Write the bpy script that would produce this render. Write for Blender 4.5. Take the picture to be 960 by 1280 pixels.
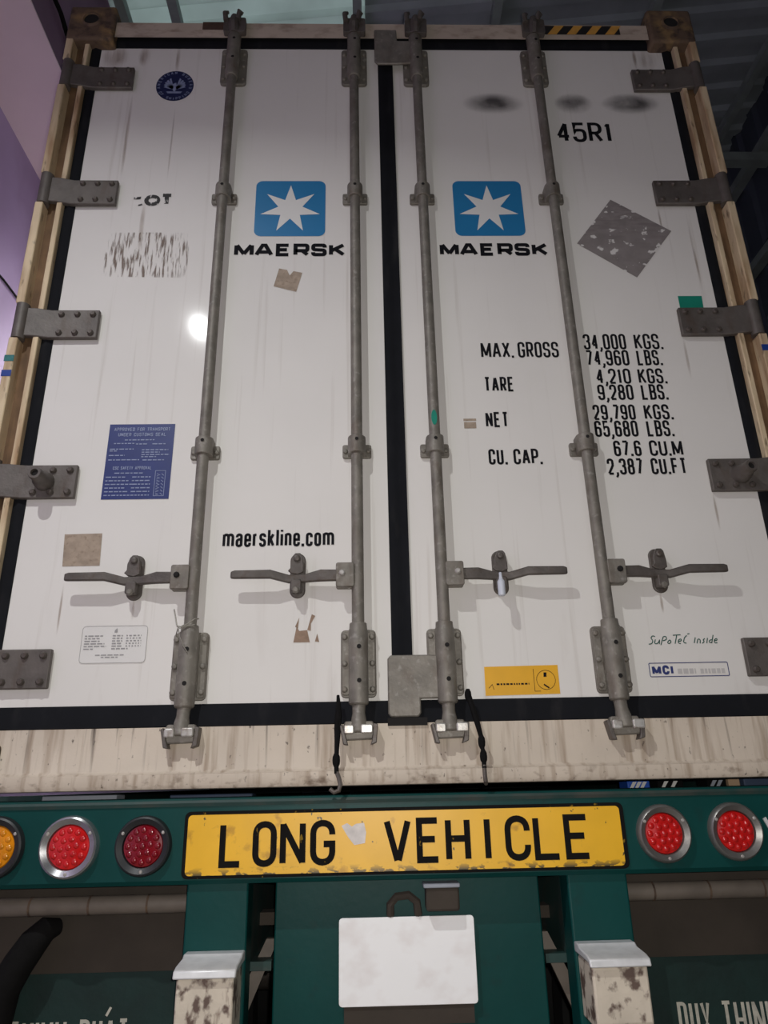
import bpy, bmesh, math, random
from mathutils import Vector, Matrix
random.seed(7)
for o in list(bpy.data.objects): bpy.data.objects.remove(o)
sc = bpy.context.scene
C = sc.collection
PI = math.pi
G = 1.30            # height of the container's underside (and of the lens) above the yard floor

# ------------------------------------------------------------------ camera
def look_axes(yaw, pitch, roll):
    f = Vector((math.sin(yaw)*math.cos(pitch), math.cos(yaw)*math.cos(pitch), math.sin(pitch)))
    r0 = Vector((math.cos(yaw), -math.sin(yaw), 0)); u0 = r0.cross(f)
    r = r0*math.cos(roll) + u0*math.sin(roll); u = -r0*math.sin(roll) + u0*math.cos(roll)
    return r, u, f
cd = bpy.data.cameras.new('camera'); cam = bpy.data.objects.new('camera', cd); C.objects.link(cam)
cd.sensor_fit = 'HORIZONTAL'; cd.sensor_width = 36.0; cd.lens = 36.0*901.135/960.0
cd.clip_start = 0.05; cd.clip_end = 200
r, u, f = look_axes(0.0277, 0.3602, -0.0214)
cam.matrix_world = Matrix(((r.x, u.x, -f.x, -0.0957), (r.y, u.y, -f.y, -2.0081), (r.z, u.z, -f.z, 0.0041+G), (0, 0, 0, 1)))
sc.camera = cam
# ------------------------------------------------------------------ light
w = bpy.data.worlds.new('dusk_sky'); sc.world = w; w.use_nodes = True
bg = w.node_tree.nodes['Background']; bg.inputs[0].default_value = (0.68, 0.735, 0.785, 1); bg.inputs[1].default_value = 0.8
def disk_lamp(name, loc, aim, watts, size, col, spread=180):
    d_ = bpy.data.lights.new(name, 'AREA'); o_ = bpy.data.objects.new(name, d_); C.objects.link(o_)
    d_.shape = 'DISK'; d_.size = size; d_.energy = watts; d_.spread = math.radians(spread); d_.color = col
    o_.location = (loc[0], loc[1], loc[2]+G)
    o_.rotation_euler = (Vector(aim)-Vector(loc)).to_track_quat('-Z', 'Y').to_euler()
disk_lamp('shed_lamp', (-1.16, -2.0, 2.82), (-1.16, -1.99, 0.0), 46, 0.05, (0.96, 0.99, 0.985), 152)       # shaded lamp under the beam, behind the viewer
disk_lamp('wall_lamp', (-1.62, 2.3, 2.74), (-1.75, 2.2, 0.0), 36, 0.16, (1.0, 0.97, 0.98))          # shaded lamp between container and lilac wall
fd = bpy.data.lights.new('phone_flash', 'POINT'); fl_ = bpy.data.objects.new('phone_flash', fd); C.objects.link(fl_)
fl_.location = (-0.075, -2.0, 0.025+G); fd.energy = 66; fd.color = (1.0, 0.965, 0.91); fd.shadow_soft_size = 0.006
sc.view_settings.view_transform = 'Standard'; sc.view_settings.look = 'None'
sc.view_settings.gamma = 1.0; sc.view_settings.use_curve_mapping = False
sc.view_settings.exposure = 0.0

# ------------------------------------------------------------------ materials
def lin(c):
    return tuple(((v/255.0)/12.92 if v/255.0 <= 0.04045 else ((v/255.0+0.055)/1.055)**2.4) for v in c)
M = {}
def mat(name, rgb, rough=0.6, metal=0.0, var=0.12, scale=9.0, bump=0.0, bscale=60.0, layers=(), spec=0.5, trans=0.0, coat=0.0):
    """procedural material: base colour broken up by noise, plus grime layers
       layer = (rgb, noise scale xyz, lo, hi, strength, (z0, z1) or None, (x0, x1) or None)"""
    m = bpy.data.materials.new(name); m.use_nodes = True; nt = m.node_tree; N = nt.nodes; L = nt.links
    b = N['Principled BSDF']
    b.inputs['Roughness'].default_value = rough; b.inputs['Metallic'].default_value = metal
    b.inputs['Specular IOR Level'].default_value = spec
    if coat: b.inputs['Coat Weight'].default_value = coat; b.inputs['Coat Roughness'].default_value = 0.08
    tc = N.new('ShaderNodeTexCoord')
    base = lin(rgb)
    def noise(sc3, detail=4):
        mp = N.new('ShaderNodeMapping'); mp.inputs['Scale'].default_value = sc3
        L.new(tc.outputs['Object'], mp.inputs['Vector'])
        n = N.new('ShaderNodeTexNoise'); n.inputs['Scale'].default_value = 1.0; n.inputs['Detail'].default_value = detail
        L.new(mp.outputs['Vector'], n.inputs['Vector']); return n.outputs['Fac']
    def mrange(v, a, c):
        r_ = N.new('ShaderNodeMapRange'); r_.clamp = True
        r_.inputs['From Min'].default_value = a; r_.inputs['From Max'].default_value = c
        L.new(v, r_.inputs['Value']); return r_.outputs['Result']
    def mul(a, c):
        q = N.new('ShaderNodeMath'); q.operation = 'MULTIPLY'; L.new(a, q.inputs[0])
        if isinstance(c, float): q.inputs[1].default_value = c
        else: L.new(c, q.inputs[1])
        return q.outputs[0]
    def mix(fac, a, c):
        q = N.new('ShaderNodeMix'); q.data_type = 'RGBA'; L.new(fac, q.inputs['Factor'])
        if isinstance(a, tuple): q.inputs['A'].default_value = a + (1,)
        else: L.new(a, q.inputs['A'])
        q.inputs['B'].default_value = c + (1,); return q.outputs['Result']
    n0 = mrange(noise((scale,)*3), 0.35, 0.7)
    col = mix(n0, base, tuple(v*(1-var*2) for v in base))
    sep = None
    for (rgb2, s3, lo, hi, st, zr, xr) in layers:
        fac = mul(mrange(noise(s3, 6), lo, hi), float(st))
        if zr or xr:
            if sep is None:
                sep = N.new('ShaderNodeSeparateXYZ'); L.new(tc.outputs['Object'], sep.inputs[0])
            if zr: fac = mul(fac, mrange(sep.outputs['Z'], zr[0], zr[1]))
            if xr: fac = mul(fac, mrange(sep.outputs['X'], xr[0], xr[1]))
        col = mix(fac, col, lin(rgb2))
    L.new(col, b.inputs['Base Color'])
    if bump:
        bp = N.new('ShaderNodeBump'); bp.inputs['Strength'].default_value = bump; bp.inputs['Distance'].default_value = 0.004
        L.new(noise((bscale,)*3), bp.inputs['Height']); L.new(bp.outputs['Normal'], b.inputs['Normal'])
    if trans:
        t = N.new('ShaderNodeBsdfTranslucent'); L.new(col, t.inputs['Color'])
        ms = N.new('ShaderNodeMixShader'); ms.inputs[0].default_value = trans
        L.new(b.outputs[0], ms.inputs[1]); L.new(t.outputs[0], ms.inputs[2]); L.new(ms.outputs[0], N['Material Output'].inputs['Surface'])
    M[name] = m; return m

def decal(name, rgb, s3, lo, hi, strength=1.0, oval=False, rough=0.6):
    """worn print: opaque only where its noise (and an oval falloff) leaves pigment"""
    m = bpy.data.materials.new(name); m.use_nodes = True; nt = m.node_tree; N = nt.nodes; L = nt.links
    b = N['Principled BSDF']; b.inputs['Base Color'].default_value = lin(rgb) + (1,); b.inputs['Roughness'].default_value = rough
    tc = N.new('ShaderNodeTexCoord'); mp = N.new('ShaderNodeMapping'); mp.inputs['Scale'].default_value = s3; L.new(tc.outputs['Object'], mp.inputs['Vector'])
    n = N.new('ShaderNodeTexNoise'); n.inputs['Scale'].default_value = 1.0; n.inputs['Detail'].default_value = 5; L.new(mp.outputs['Vector'], n.inputs['Vector'])
    r_ = N.new('ShaderNodeMapRange'); r_.inputs['From Min'].default_value = lo; r_.inputs['From Max'].default_value = hi; r_.inputs['To Max'].default_value = strength
    L.new(n.outputs['Fac'], r_.inputs['Value']); fac = r_.outputs['Result']
    mp2 = N.new('ShaderNodeMapping'); mp2.inputs['Location'].default_value = (-1, 0, -1); mp2.inputs['Scale'].default_value = (2, 0, 2); L.new(tc.outputs['Generated'], mp2.inputs['Vector'])
    ln = N.new('ShaderNodeVectorMath'); ln.operation = 'LENGTH'; L.new(mp2.outputs['Vector'], ln.inputs[0])
    r2 = N.new('ShaderNodeMapRange'); r2.inputs['From Min'].default_value = 1.0 if oval else 1.35; r2.inputs['From Max'].default_value = 0.35 if oval else 0.9; L.new(ln.outputs['Value'], r2.inputs['Value'])
    q = N.new('ShaderNodeMath'); q.operation = 'MULTIPLY'; L.new(fac, q.inputs[0]); L.new(r2.outputs['Result'], q.inputs[1])
    L.new(q.outputs[0], b.inputs['Alpha']); M[name] = m
mat('door_paint', (226, 222, 217), 0.085, var=0.02, scale=3, spec=0.10, layers=[
    ((150, 135, 118), (38, 38, 1.1), 0.60, 0.80, 0.32, None, None),
    ((120, 80, 45), (30, 30, 2.2), 0.52, 0.74, 0.55, (2.35, 2.72), (-0.9, -1.06)),
    ((120, 90, 60), (30, 30, 2.2), 0.52, 0.74, 0.40, (2.45, 2.72), (0.85, 1.06)),
    ((140, 120, 100), (14, 14, 3), 0.60, 0.78, 0.25, (0.6, 0.2), None)])
mat('cream_sill', (206, 192, 175), 0.6, var=0.06, scale=6, bump=0.15, layers=[
    ((126, 100, 74), (46, 46, 3.0), 0.50, 0.72, 0.62, None, None),
    ((58, 46, 36), (60, 60, 2.2), 0.58, 0.72, 0.9, (0.02, 0.15), None),
    ((90, 66, 46), (20, 20, 30), 0.56, 0.70, 0.75, (0.05, 0.02), None),
    ((60, 48, 40), (90, 90, 60), 0.66, 0.74, 0.8, None, None)])
mat('cream_rail', (196, 180, 164), 0.65, var=0.08, scale=6, bump=0.15, layers=[
    ((110, 82, 62), (16, 16, 30), 0.50, 0.75, 0.6, None, None)])
mat('cream_post', (222, 200, 165), 0.6, var=0.08, scale=7, bump=0.2, layers=[
    ((140, 98, 58), (24, 24, 3.5), 0.46, 0.68, 0.7, None, None),
    ((70, 50, 34), (70, 70, 16), 0.60, 0.74, 0.8, None, None)])
mat('rusty_channel', (128, 98, 70), 0.8, var=0.2, scale=12, bump=0.3, layers=[
    ((66, 46, 32), (30, 30, 4), 0.46, 0.68, 0.8, None, None)])
mat('rusty_casting', (104, 84, 68), 0.75, var=0.2, scale=14, bump=0.5, bscale=40, layers=[
    ((150, 120, 80), (14, 14, 14), 0.52, 0.66, 0.7, None, None), ((56, 44, 38), (30, 30, 30), 0.5, 0.66, 0.8, None, None)])
mat('galvanised', (132, 126, 117), 0.55, 0.25, var=0.16, scale=22, bump=0.25, bscale=110, layers=[
    ((96, 82, 70), (30, 30, 12), 0.52, 0.74, 0.6, None, None), ((176, 172, 166), (60, 60, 60), 0.58, 0.74, 0.4, None, None)])
mat('hinge_steel', (104, 97, 92), 0.55, 0.25, var=0.14, scale=22, bump=0.25, bscale=110, layers=[
    ((84, 70, 60), (30, 30, 12), 0.52, 0.74, 0.6, None, None)])
mat('galvanised_bright', (206, 202, 196), 0.4, 0.5, var=0.1, scale=40, bump=0.2, layers=[((130, 110, 92), (60, 60, 60), 0.5, 0.7, 0.6, None, None)])
mat('bare_steel', (102, 95, 90), 0.5, 0.3, var=0.15, scale=30, bump=0.25, bscale=140, layers=[((84, 70, 60), (40, 40, 40), 0.52, 0.7, 0.6, None, None)])
mat('dark_hole', (22, 19, 18), 0.9, var=0)
mat('rubber', (25, 26, 30), 0.85, spec=0.15, var=0.1, scale=12, bump=0.1, layers=[((56, 54, 54), (20, 20, 5), 0.56, 0.76, 0.35, None, None)])
mat('logo_blue', (36, 120, 172), 0.4, var=0.03, scale=10)
mat('print_white', (226, 224, 220), 0.45, var=0.02)
mat('print_black', (22, 22, 27), 0.8, var=0.05, spec=0.15)
mat('print_black_worn', (40, 36, 36), 0.6, var=0.1, layers=[((214, 210, 205), (70, 70, 40), 0.56, 0.62, 1.0, None, None)])
mat('seal_navy', (24, 32, 76), 0.4, var=0.08, scale=30)
mat('print_pale_blue', (138, 148, 180), 0.5, var=0.1, scale=60)
mat('placard_blue', (30, 46, 110), 0.45, var=0.08, scale=14)
mat('tape_tan', (170, 152, 134), 0.75, var=0.14, scale=40, layers=[((120, 100, 84), (70, 70, 70), 0.55, 0.7, 0.6, None, None)])
mat('sticker_residue', (142, 134, 132), 0.6, var=0.12, scale=20, layers=[
    ((218, 214, 210), (24, 24, 34), 0.60, 0.63, 1.0, None, None), ((116, 106, 106), (10, 10, 70), 0.5, 0.62, 0.6, (1.72, 1.85), None)])
decal('scraped_adhesive', (118, 98, 86), (120, 120, 14), 0.50, 0.62, 0.8)
mat('torn_adhesive', (150, 124, 104), 0.7, var=0.15, scale=50)
decal('rust_streak', (136, 106, 78), (40, 40, 5), 0.30, 0.65, 0.42, True)
decal('number_smear', (70, 66, 66), (9, 9, 9), 0.2, 0.6, 0.75, True)
mat('sticker_green', (22, 134, 112), 0.5, var=0.08, scale=20)
mat('sticker_yellow', (232, 172, 30), 0.5, var=0.05, scale=16)
mat('sticker_white', (222, 219, 215), 0.5, var=0.03)
mat('print_grey', (156, 154, 154), 0.6, var=0.1)
mat('print_faint', (196, 192, 190), 0.6, var=0.05)
mat('print_dark_green', (20, 84, 74), 0.6, var=0.1)
mat('print_navy', (44, 54, 110), 0.5, var=0.05)
mat('hazard_black', (26, 24, 24), 0.6, var=0.1); mat('hazard_yellow', (214, 158, 70), 0.6, var=0.1, scale=30)
mat('brown_label', (84, 62, 50), 0.7, var=0.2, scale=40)
mat('tape_blue', (30, 66, 150), 0.5, var=0.1); mat('tape_teal', (50, 120, 120), 0.6, var=0.2, scale=60)
mat('trailer_green', (11, 66, 63), 0.45, var=0.1, scale=5, bump=0.08, spec=0.2, layers=[
    ((30, 44, 42), (18, 18, 18), 0.62, 0.78, 0.4, None, None)])
mat('trailer_green_dusty', (34, 64, 60), 0.6, var=0.14, scale=8, bump=0.1, layers=[
    ((70, 66, 60), (14, 14, 20), 0.45, 0.7, 0.7, None, None)])
mat('sign_yellow', (244, 186, 34), 0.42, var=0.05, scale=10, layers=[
    ((44, 50, 42), (60, 60, 34), 0.70, 0.72, 0.9, None, None), ((178, 128, 30), (24, 24, 24), 0.62, 0.72, 0.7, None, None),
    ((30, 44, 40), (34, 34, 60), 0.52, 0.56, 0.9, (-0.178, -0.195), None)])
mat('sign_black', (24, 22, 21), 0.85, var=0.1, spec=0.12, layers=[((150, 118, 40), (60, 60, 40), 0.68, 0.72, 0.7, None, None)])
mat('worn_white', (226, 218, 212), 0.6, var=0.12, scale=40)
mat('chrome', (196, 196, 198), 0.22, 0.85, var=0.12, scale=14, bump=0.05)
mat('dull_chrome', (136, 134, 130), 0.35, 0.6, var=0.14, scale=18, bump=0.1)
mat('black_plastic', (40, 42, 44), 0.45, var=0.1)
mat('lens_red', (205, 26, 24), 0.16, var=0.12, scale=40, coat=0.5)
mat('lens_dark_red', (130, 10, 24), 0.16, var=0.12, scale=40, coat=0.6)
mat('lens_amber', (226, 140, 12), 0.16, var=0.12, scale=40, coat=0.5)
mat('plate_white', (253, 252, 251), 0.5, var=0.01, scale=10, layers=[((226, 216, 212), (12, 12, 16), 0.5, 0.72, 0.5, None, None)])
mat('rusty_white', (212, 200, 182), 0.6, var=0.08, scale=12, bump=0.3, layers=[
    ((74, 48, 40), (34, 34, 26), 0.52, 0.62, 0.9, None, None), ((96, 66, 52), (50, 50, 10), 0.62, 0.7, 0.7, None, None)])
mat('white_metal', (226, 226, 226), 0.4, 0.2, var=0.08, scale=30)
mat('flap_dusty', (66, 58, 50), 0.9, var=0.15, scale=7, bump=0.2)
mat('flap_green', (10, 42, 38), 0.75, var=0.2, scale=10, bump=0.2)
mat('flap_print', (190, 186, 172), 0.8, var=0.15, scale=50)
mat('tube_grey', (118, 108, 98), 0.6, var=0.12, scale=16, bump=0.1)
mat('tyre', (30, 30, 30), 0.8, var=0.1)
mat('cord_black', (22, 21, 21), 0.9, var=0.1, scale=60, spec=0.12)
mat('seal_plastic', (206, 210, 220), 0.4, var=0.05)
mat('wire_steel', (150, 145, 135), 0.5, 0.4, var=0.1)
mat('lilac_wall', (186, 168, 204), 0.75, var=0.07, scale=2.2, bump=0.1, layers=[((120, 92, 130), (1.1, 1.1, 1.1), 0.54, 0.72, 0.35, None, None)])
mat('pale_soffit', (226, 206, 212), 0.8, var=0.03, scale=3)
mat('purple_fascia', (150, 112, 142), 0.8, var=0.1, scale=3)
mat('roof_translucent', (222, 232, 228), 0.4, var=0.06, scale=4, trans=0.75)
mat('roof_steel', (166, 172, 178), 0.5, 0.2, var=0.1, scale=4)
mat('purlin_steel', (150, 158, 156), 0.6, 0.2, var=0.1)
mat('navy_sheet', (72, 78, 92), 0.7, var=0.1, scale=3)
mat('concrete', (120, 114, 106), 0.9, var=0.15, scale=3, bump=0.2)
mat('tarp_blue', (40, 90, 190), 0.5, var=0.1); mat('carton_tan', (190, 160, 130), 0.8, var=0.1); mat('board_pale', (170, 176, 186), 0.6, var=0.1); mat('board_slate', (70, 84, 110), 0.6, var=0.1)

# ------------------------------------------------------------------ mesh helpers
def B(): return bmesh.new()
def box(bm, x0, x1, y0, y1, z0, z1):
    vs = [bm.verts.new((x, y, z)) for x in (x0, x1) for y in (y0, y1) for z in (z0, z1)]
    for q in ((0, 1, 3, 2), (4, 6, 7, 5), (0, 4, 5, 1), (2, 3, 7, 6), (0, 2, 6, 4), (1, 5, 7, 3)): bm.faces.new([vs[i] for i in q])
def plate(bm, pts, y0, y1):
    """outline in the x-z plane given thickness from y0 (towards the viewer) to y1"""
    a = [bm.verts.new((x, y0, z)) for x, z in pts]; b = [bm.verts.new((x, y1, z)) for x, z in pts]
    n = len(pts); bm.faces.new(a); bm.faces.new(b[::-1])
    for i in range(n): bm.faces.new((a[i], b[i], b[(i+1) % n], a[(i+1) % n]))
def prof_x(bm, pts, x0, x1):
    """profile in the y-z plane run along x"""
    a = [bm.verts.new((x0, y, z)) for y, z in pts]; b = [bm.verts.new((x1, y, z)) for y, z in pts]
    n = len(pts); bm.faces.new(a); bm.faces.new(b[::-1])
    for i in range(n): bm.faces.new((a[i], b[i], b[(i+1) % n], a[(i+1) % n]))
def prof_z(bm, pts, z0, z1):
    """profile in the x-y plane run along z"""
    a = [bm.verts.new((x, y, z0)) for x, y in pts]; b = [bm.verts.new((x, y, z1)) for x, y in pts]
    n = len(pts); bm.faces.new(a); bm.faces.new(b[::-1])
    for i in range(n): bm.faces.new((a[i], b[i], b[(i+1) % n], a[(i+1) % n]))
def rrect(x0, x1, z0, z1, r, n=4):
    out = []
    for cx, cz, a0 in ((x1-r, z1-r, 0), (x0+r, z1-r, 90), (x0+r, z0+r, 180), (x1-r, z0+r, 270)):
        for k in range(n+1):
            a = math.radians(a0+90*k/n); out.append((cx+r*math.cos(a), cz+r*math.sin(a)))
    return out
def sweep(bm, pts, rad, n=10, cap=True):
    pts = [Vector(p) for p in pts]; rings = []
    if not isinstance(rad, (list, tuple)): rad = [rad]*len(pts)
    ref = None
    for i, p in enumerate(pts):
        t = (pts[min(i+1, len(pts)-1)] - pts[max(i-1, 0)])
        if t.length < 1e-9: t = Vector((0, 0, 1))
        t.normalize()
        if ref is None: ref = Vector((1, 0, 0)) if abs(t.x) < 0.9 else Vector((0, 1, 0))
        a = (ref - t*ref.dot(t)).normalized(); b = t.cross(a); ref = a
        rings.append([bm.verts.new(p + (a*math.cos(2*PI*k/n) + b*math.sin(2*PI*k/n))*rad[i]) for k in range(n)])
    for i in range(len(rings)-1):
        for k in range(n): bm.faces.new((rings[i][k], rings[i][(k+1) % n], rings[i+1][(k+1) % n], rings[i+1][k]))
    if cap: bm.faces.new(rings[0][::-1]); bm.faces.new(rings[-1])
def cyl(bm, p0, p1, r0, r1=None, n=14): sweep(bm, [p0, p1], [r0, r0 if r1 is None else r1], n)
def lathe_y(bm, cx, cz, prof, n=32):
    """profile [(radius, y)] turned about the y axis through (cx, cz)"""
    rings = []
    for rr_, y in prof:
        if rr_ < 1e-6: rings.append([bm.verts.new((cx, y, cz))])
        else: rings.append([bm.verts.new((cx+rr_*math.cos(2*PI*k/n), y, cz+rr_*math.sin(2*PI*k/n))) for k in range(n)])
    for a, b in zip(rings, rings[1:]):
        for k in range(n):
            k2 = (k+1) % n
            if len(a) == 1 and len(b) == 1: continue
            if len(a) == 1: bm.faces.new((a[0], b[k], b[k2]))
            elif len(b) == 1: bm.faces.new((a[k], a[k2], b[0]))
            else: bm.faces.new((a[k], a[k2], b[k2], b[k]))
def bolt(bm, x, z, y, r=0.009, h=0.008, n=8):
    lathe_y(bm, x, z, [(0, y-h), (r*0.6, y-h), (r*0.95, y-h*0.55), (r, y)], n)
ORG = {}
def mesh(bm, name, m):
    bmesh.ops.recalc_face_normals(bm, faces=bm.faces)
    me = bpy.data.meshes.new(name); bm.to_mesh(me); bm.free(); me.materials.append(M[m]); return me
def link(name, me, parent=None, loc=(0, 0, 0)):
    o = bpy.data.objects.new(name, me); C.objects.link(o)
    l = Vector(loc)
    if parent is not None: o.parent = parent; o.location = l - ORG[parent]
    else: o.location = l
    ORG[o] = l; return o
def part(name, bm, m, parent=None, bev=0.0, smooth=30, label=None, kind=None, loc=(0, 0, 0), seg=2):
    me = mesh(bm, name, m)
    if smooth:
        me.polygons.foreach_set('use_smooth', [True]*len(me.polygons)); me.set_sharp_from_angle(angle=math.radians(smooth))
    o = link(name, me, parent, loc)
    if bev:
        md = o.modifiers.new('edge', 'BEVEL'); md.width = bev; md.segments = seg; md.limit_method = 'ANGLE'; md.angle_limit = math.radians(40)
    if label: o['label'] = label
    if kind: o['kind'] = kind
    return o
def thing(name, label, cat, loc, group=None):
    o = bpy.data.objects.new(name, None); C.objects.link(o); o.location = loc; ORG[o] = Vector(loc); o.empty_display_size = 0.1
    o['label'] = label; o['category'] = cat
    if group: o['group'] = group
    return o
def tag(o, label, cat, group=None):
    o['label'] = label; o['category'] = cat
    if group: o['group'] = group
    return o

# ------------------------------------------------------------------ stroke lettering
def fillet(pts, closed):
    P = [(Vector((p[0], p[1])), (p[2] if len(p) > 2 else 0.0)) for p in pts]; out = []; n = len(P)
    for i, (p, r_) in enumerate(P):
        if r_ <= 0 or (not closed and i in (0, n-1)): out.append(p); continue
        a = P[i-1][0]; b = P[(i+1) % n][0]; la = (a-p).length; lb = (b-p).length
        fa = 0.5 if (P[i-1][1] > 0) else 0.95; fb = 0.5 if (P[(i+1) % n][1] > 0) else 0.95
        ra = min(r_, la*fa); rb = min(r_, lb*fb)
        p0 = p+(a-p).normalized()*ra; p2 = p+(b-p).normalized()*rb
        for k in range(7):
            t = k/6.0; q = p0.lerp(p.lerp(p0, 0.10), t); q2 = p.lerp(p2, 0.10).lerp(p2, t); out.append(q.lerp(q2, t))
    return out
def stroke(bm, pts, t, y, closed=False):
    P = fillet(pts, closed); Q = []
    for p in P:
        if not Q or (p-Q[-1]).length > 1e-6: Q.append(p)
    if closed and (Q[0]-Q[-1]).length < 1e-6: Q.pop()
    n = len(Q); Lf = []; Rt = []
    for i in range(n):
        d0 = (Q[i]-Q[i-1]).normalized() if (i > 0 or closed) else None
        d1 = (Q[(i+1) % n]-Q[i]).normalized() if (i < n-1 or closed) else None
        if d0 is None: d0 = d1
        if d1 is None: d1 = d0
        n0 = Vector((-d0.y, d0.x)); n1 = Vector((-d1.y, d1.x)); mm = n0+n1
        if mm.length < 1e-4: mm = n0
        mm.normalize(); k = min(1.0/max(mm.dot(n0), 0.3), 1.9)
        o_ = mm*(t/2*k)
        Lf.append(bm.verts.new((Q[i].x+o_.x, y, Q[i].y+o_.y))); Rt.append(bm.verts.new((Q[i].x-o_.x, y, Q[i].y-o_.y)))
    for i in range(n if closed else n-1):
        j = (i+1) % n; bm.faces.new((Lf[i], Lf[j], Rt[j], Rt[i]))
R_ = 9.0
def g(*paths): return paths
GL = {
 'A': g([(0, 0), (.46, 1)], [(.54, 1), (1, 0)], [(.2, .3), (.8, .3)]), 'B': g(['c', (0, 0), (1, 0, R_), (1, .52, R_), (0, .52)], ['c', (0, .52), (.95, .52, R_), (.95, 1, R_), (0, 1)]),
 'C': g([(1, .68), (1, 1, R_), (0, 1, R_), (0, 0, R_), (1, 0, R_), (1, .32)]), 'D': g(['c', (0, 0), (1, 0, R_), (1, 1, R_), (0, 1)]),
 'E': g([(1, 1), (0, 1), (0, 0), (1, 0)], [(0, .52), (.85, .52)]), 'F': g([(1, 1), (0, 1), (0, 0)], [(0, .5), (.85, .5)]),
 'G': g([(1, .7), (1, 1, R_), (0, 1, R_), (0, 0, R_), (1, 0, R_), (1, .46), (.55, .46)]), 'H': g([(0, 0), (0, 1)], [(1, 0), (1, 1)], [(0, .52), (1, .52)]),
 'I': g([(.5, 0), (.5, 1)]), 'K': g([(0, 0), (0, 1)], [(1, 1), (.06, .42)], [(.32, .58), (1, 0)]), 'L': g([(0, 1), (0, 0), (1, 0)]),
 'M': g([(0, 0), (0, 1)], [(1, 0), (1, 1)], [(0, .97), (.5, .1)], [(.5, .1), (1, .97)]), 'N': g([(0, 0), (0, 1)], [(1, 0), (1, 1)], [(0, .98), (1, .02)]), 'O': g(['c', (0, 0, R_), (1, 0, R_), (1, 1, R_), (0, 1, R_)]),
 'P': g([(0, 0), (0, 1), (1, 1, R_), (1, .45, R_), (0, .45)]), 'R': g([(0, 0), (0, 1), (1, 1, R_), (1, .46, R_), (0, .46)], [(.5, .46), (1, 0)]),
 'S': g([(1, .72), (1, 1, R_), (0, 1, R_), (0, .52, R_), (1, .5, R_), (1, 0, R_), (0, 0, R_), (0, .28)]), 'T': g([(.5, 0), (.5, 1)], [(0, 1), (1, 1)]),
 'U': g([(0, 1), (0, 0, R_), (1, 0, R_), (1, 1)]), 'V': g([(0, 1), (.47, 0)], [(.53, 0), (1, 1)]), 'X': g([(0, 0), (1, 1)], [(0, 1), (1, 0)]), 'Y': g([(0, 1), (.5, .45), (1, 1)], [(.5, .45), (.5, 0)]),
 '0': g(['c', (0, 0, R_), (1, 0, R_), (1, 1, R_), (0, 1, R_)]), '1': g([(.55, 1), (.55, 0)], [(.1, .82), (.55, .94)]), '2': g([(0, .7), (0, 1, R_), (1, 1, R_), (1, .58, .1), (0, .02)], [(0, 0), (1, 0)]),
 '3': g([(0, .76), (0, 1, R_), (1, 1, R_), (1, .53, R_), (.4, .53)], [(.4, .53), (1, .53, R_), (1, 0, R_), (0, 0, R_), (0, .24)]),
 '4': g([(.72, 0), (.72, 1)], [(.72, 1), (0, .28)], [(0, .26), (1, .26)]), '5': g([(.95, 1), (.05, 1), (.02, .48), (.1, .62, .05), (1, .64, R_), (1, 0, R_), (0, 0, R_), (0, .25)]),
 '6': g([(1, .76), (1, 1, R_), (0, 1, R_), (0, 0, R_), (1, 0, R_), (1, .58, R_), (0, .56)]), '7': g([(0, 1), (1, 1)], [(1, .98), (.35, 0)]),
 '8': g(['c', (0, 0, R_), (1, 0, R_), (1, .53, R_), (0, .53, R_)], ['c', (.05, .53, R_), (.95, .53, R_), (.95, 1, R_), (.05, 1, R_)]),
 '9': g([(0, .24), (0, 0, R_), (1, 0, R_), (1, 1, R_), (0, 1, R_), (0, .42, R_), (1, .44)]),
 'a': g([(0, .55), (0, .72, R_), (1, .72, R_), (1, 0)], [(1, .42), (0, .4, R_), (0, 0, R_), (1, 0, R_), (1, .3)]), 'e': g([(0, .36), (1, .36), (1, .72, R_), (0, .72, R_), (0, 0, R_), (1, 0, R_), (1, .2)]),
 'c': g([(1, .5), (1, .72, R_), (0, .72, R_), (0, 0, R_), (1, 0, R_), (1, .22)]), 'o': g(['c', (0, 0, R_), (1, 0, R_), (1, .72, R_), (0, .72, R_)]),
 'm': g([(0, 0), (0, .74)], [(0, .5), (0, .72, .3), (.5, .72, .3), (.5, 0)], [(.5, .5), (.5, .72, .3), (1, .72, .3), (1, 0)]), 'n': g([(0, 0), (0, .74)], [(0, .5), (0, .72, R_), (1, .72, R_), (1, 0)]),
 'r': g([(0, 0), (0, .74)], [(0, .42), (0, .70, .6), (1, .69)]), 's': g([(1, .55), (1, .72, R_), (0, .72, R_), (0, .38, R_), (1, .36, R_), (1, 0, R_), (0, 0, R_), (0, .18)]),
 'k': g([(0, 0), (0, 1)], [(1, .72), (.06, .3)], [(.35, .44), (1, 0)]), 'l': g([(.5, 0), (.5, 1)]), 'i': g([(.5, 0), (.5, .72)], [(.5, .88), (.5, 1)]),
}
WID = {'I': 0.0, '1': 0.6, '.': 0.0, ',': 0.0, ' ': 0.75, 'M': 1.3, 'm': 1.65, 'l': 0.0, 'i': 0.0, 'r': 0.72, 'K': 1.05, 'N': 1.05, 'A': 1.1, 'V': 1.05, "'": 0.0}
def glyph(bm, ch, x, z, w, h, t, y, fn=None):
    for pi, path in enumerate(GL.get(ch, ())):
        cl = path[0] == 'c'; pp = path[1:] if cl else path
        sx = max(w-t, 1e-5) if w > 1e-6 else 0; sz = h-t
        pts = []
        for p in pts_iter(pp):
            X_ = x + t/2 + p[0]*sx if w > 1e-6 else x + t/2
            Z_ = z + t/2 + p[1]*sz
            q = (X_, Z_)
            if fn: q = fn(*q)
            pts.append(q + ((p[2]*sx if p[2] < R_ else (sx*0.5),) if len(p) > 2 else ()))
        stroke(bm, pts, t, y-0.00025*pi, cl)
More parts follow.
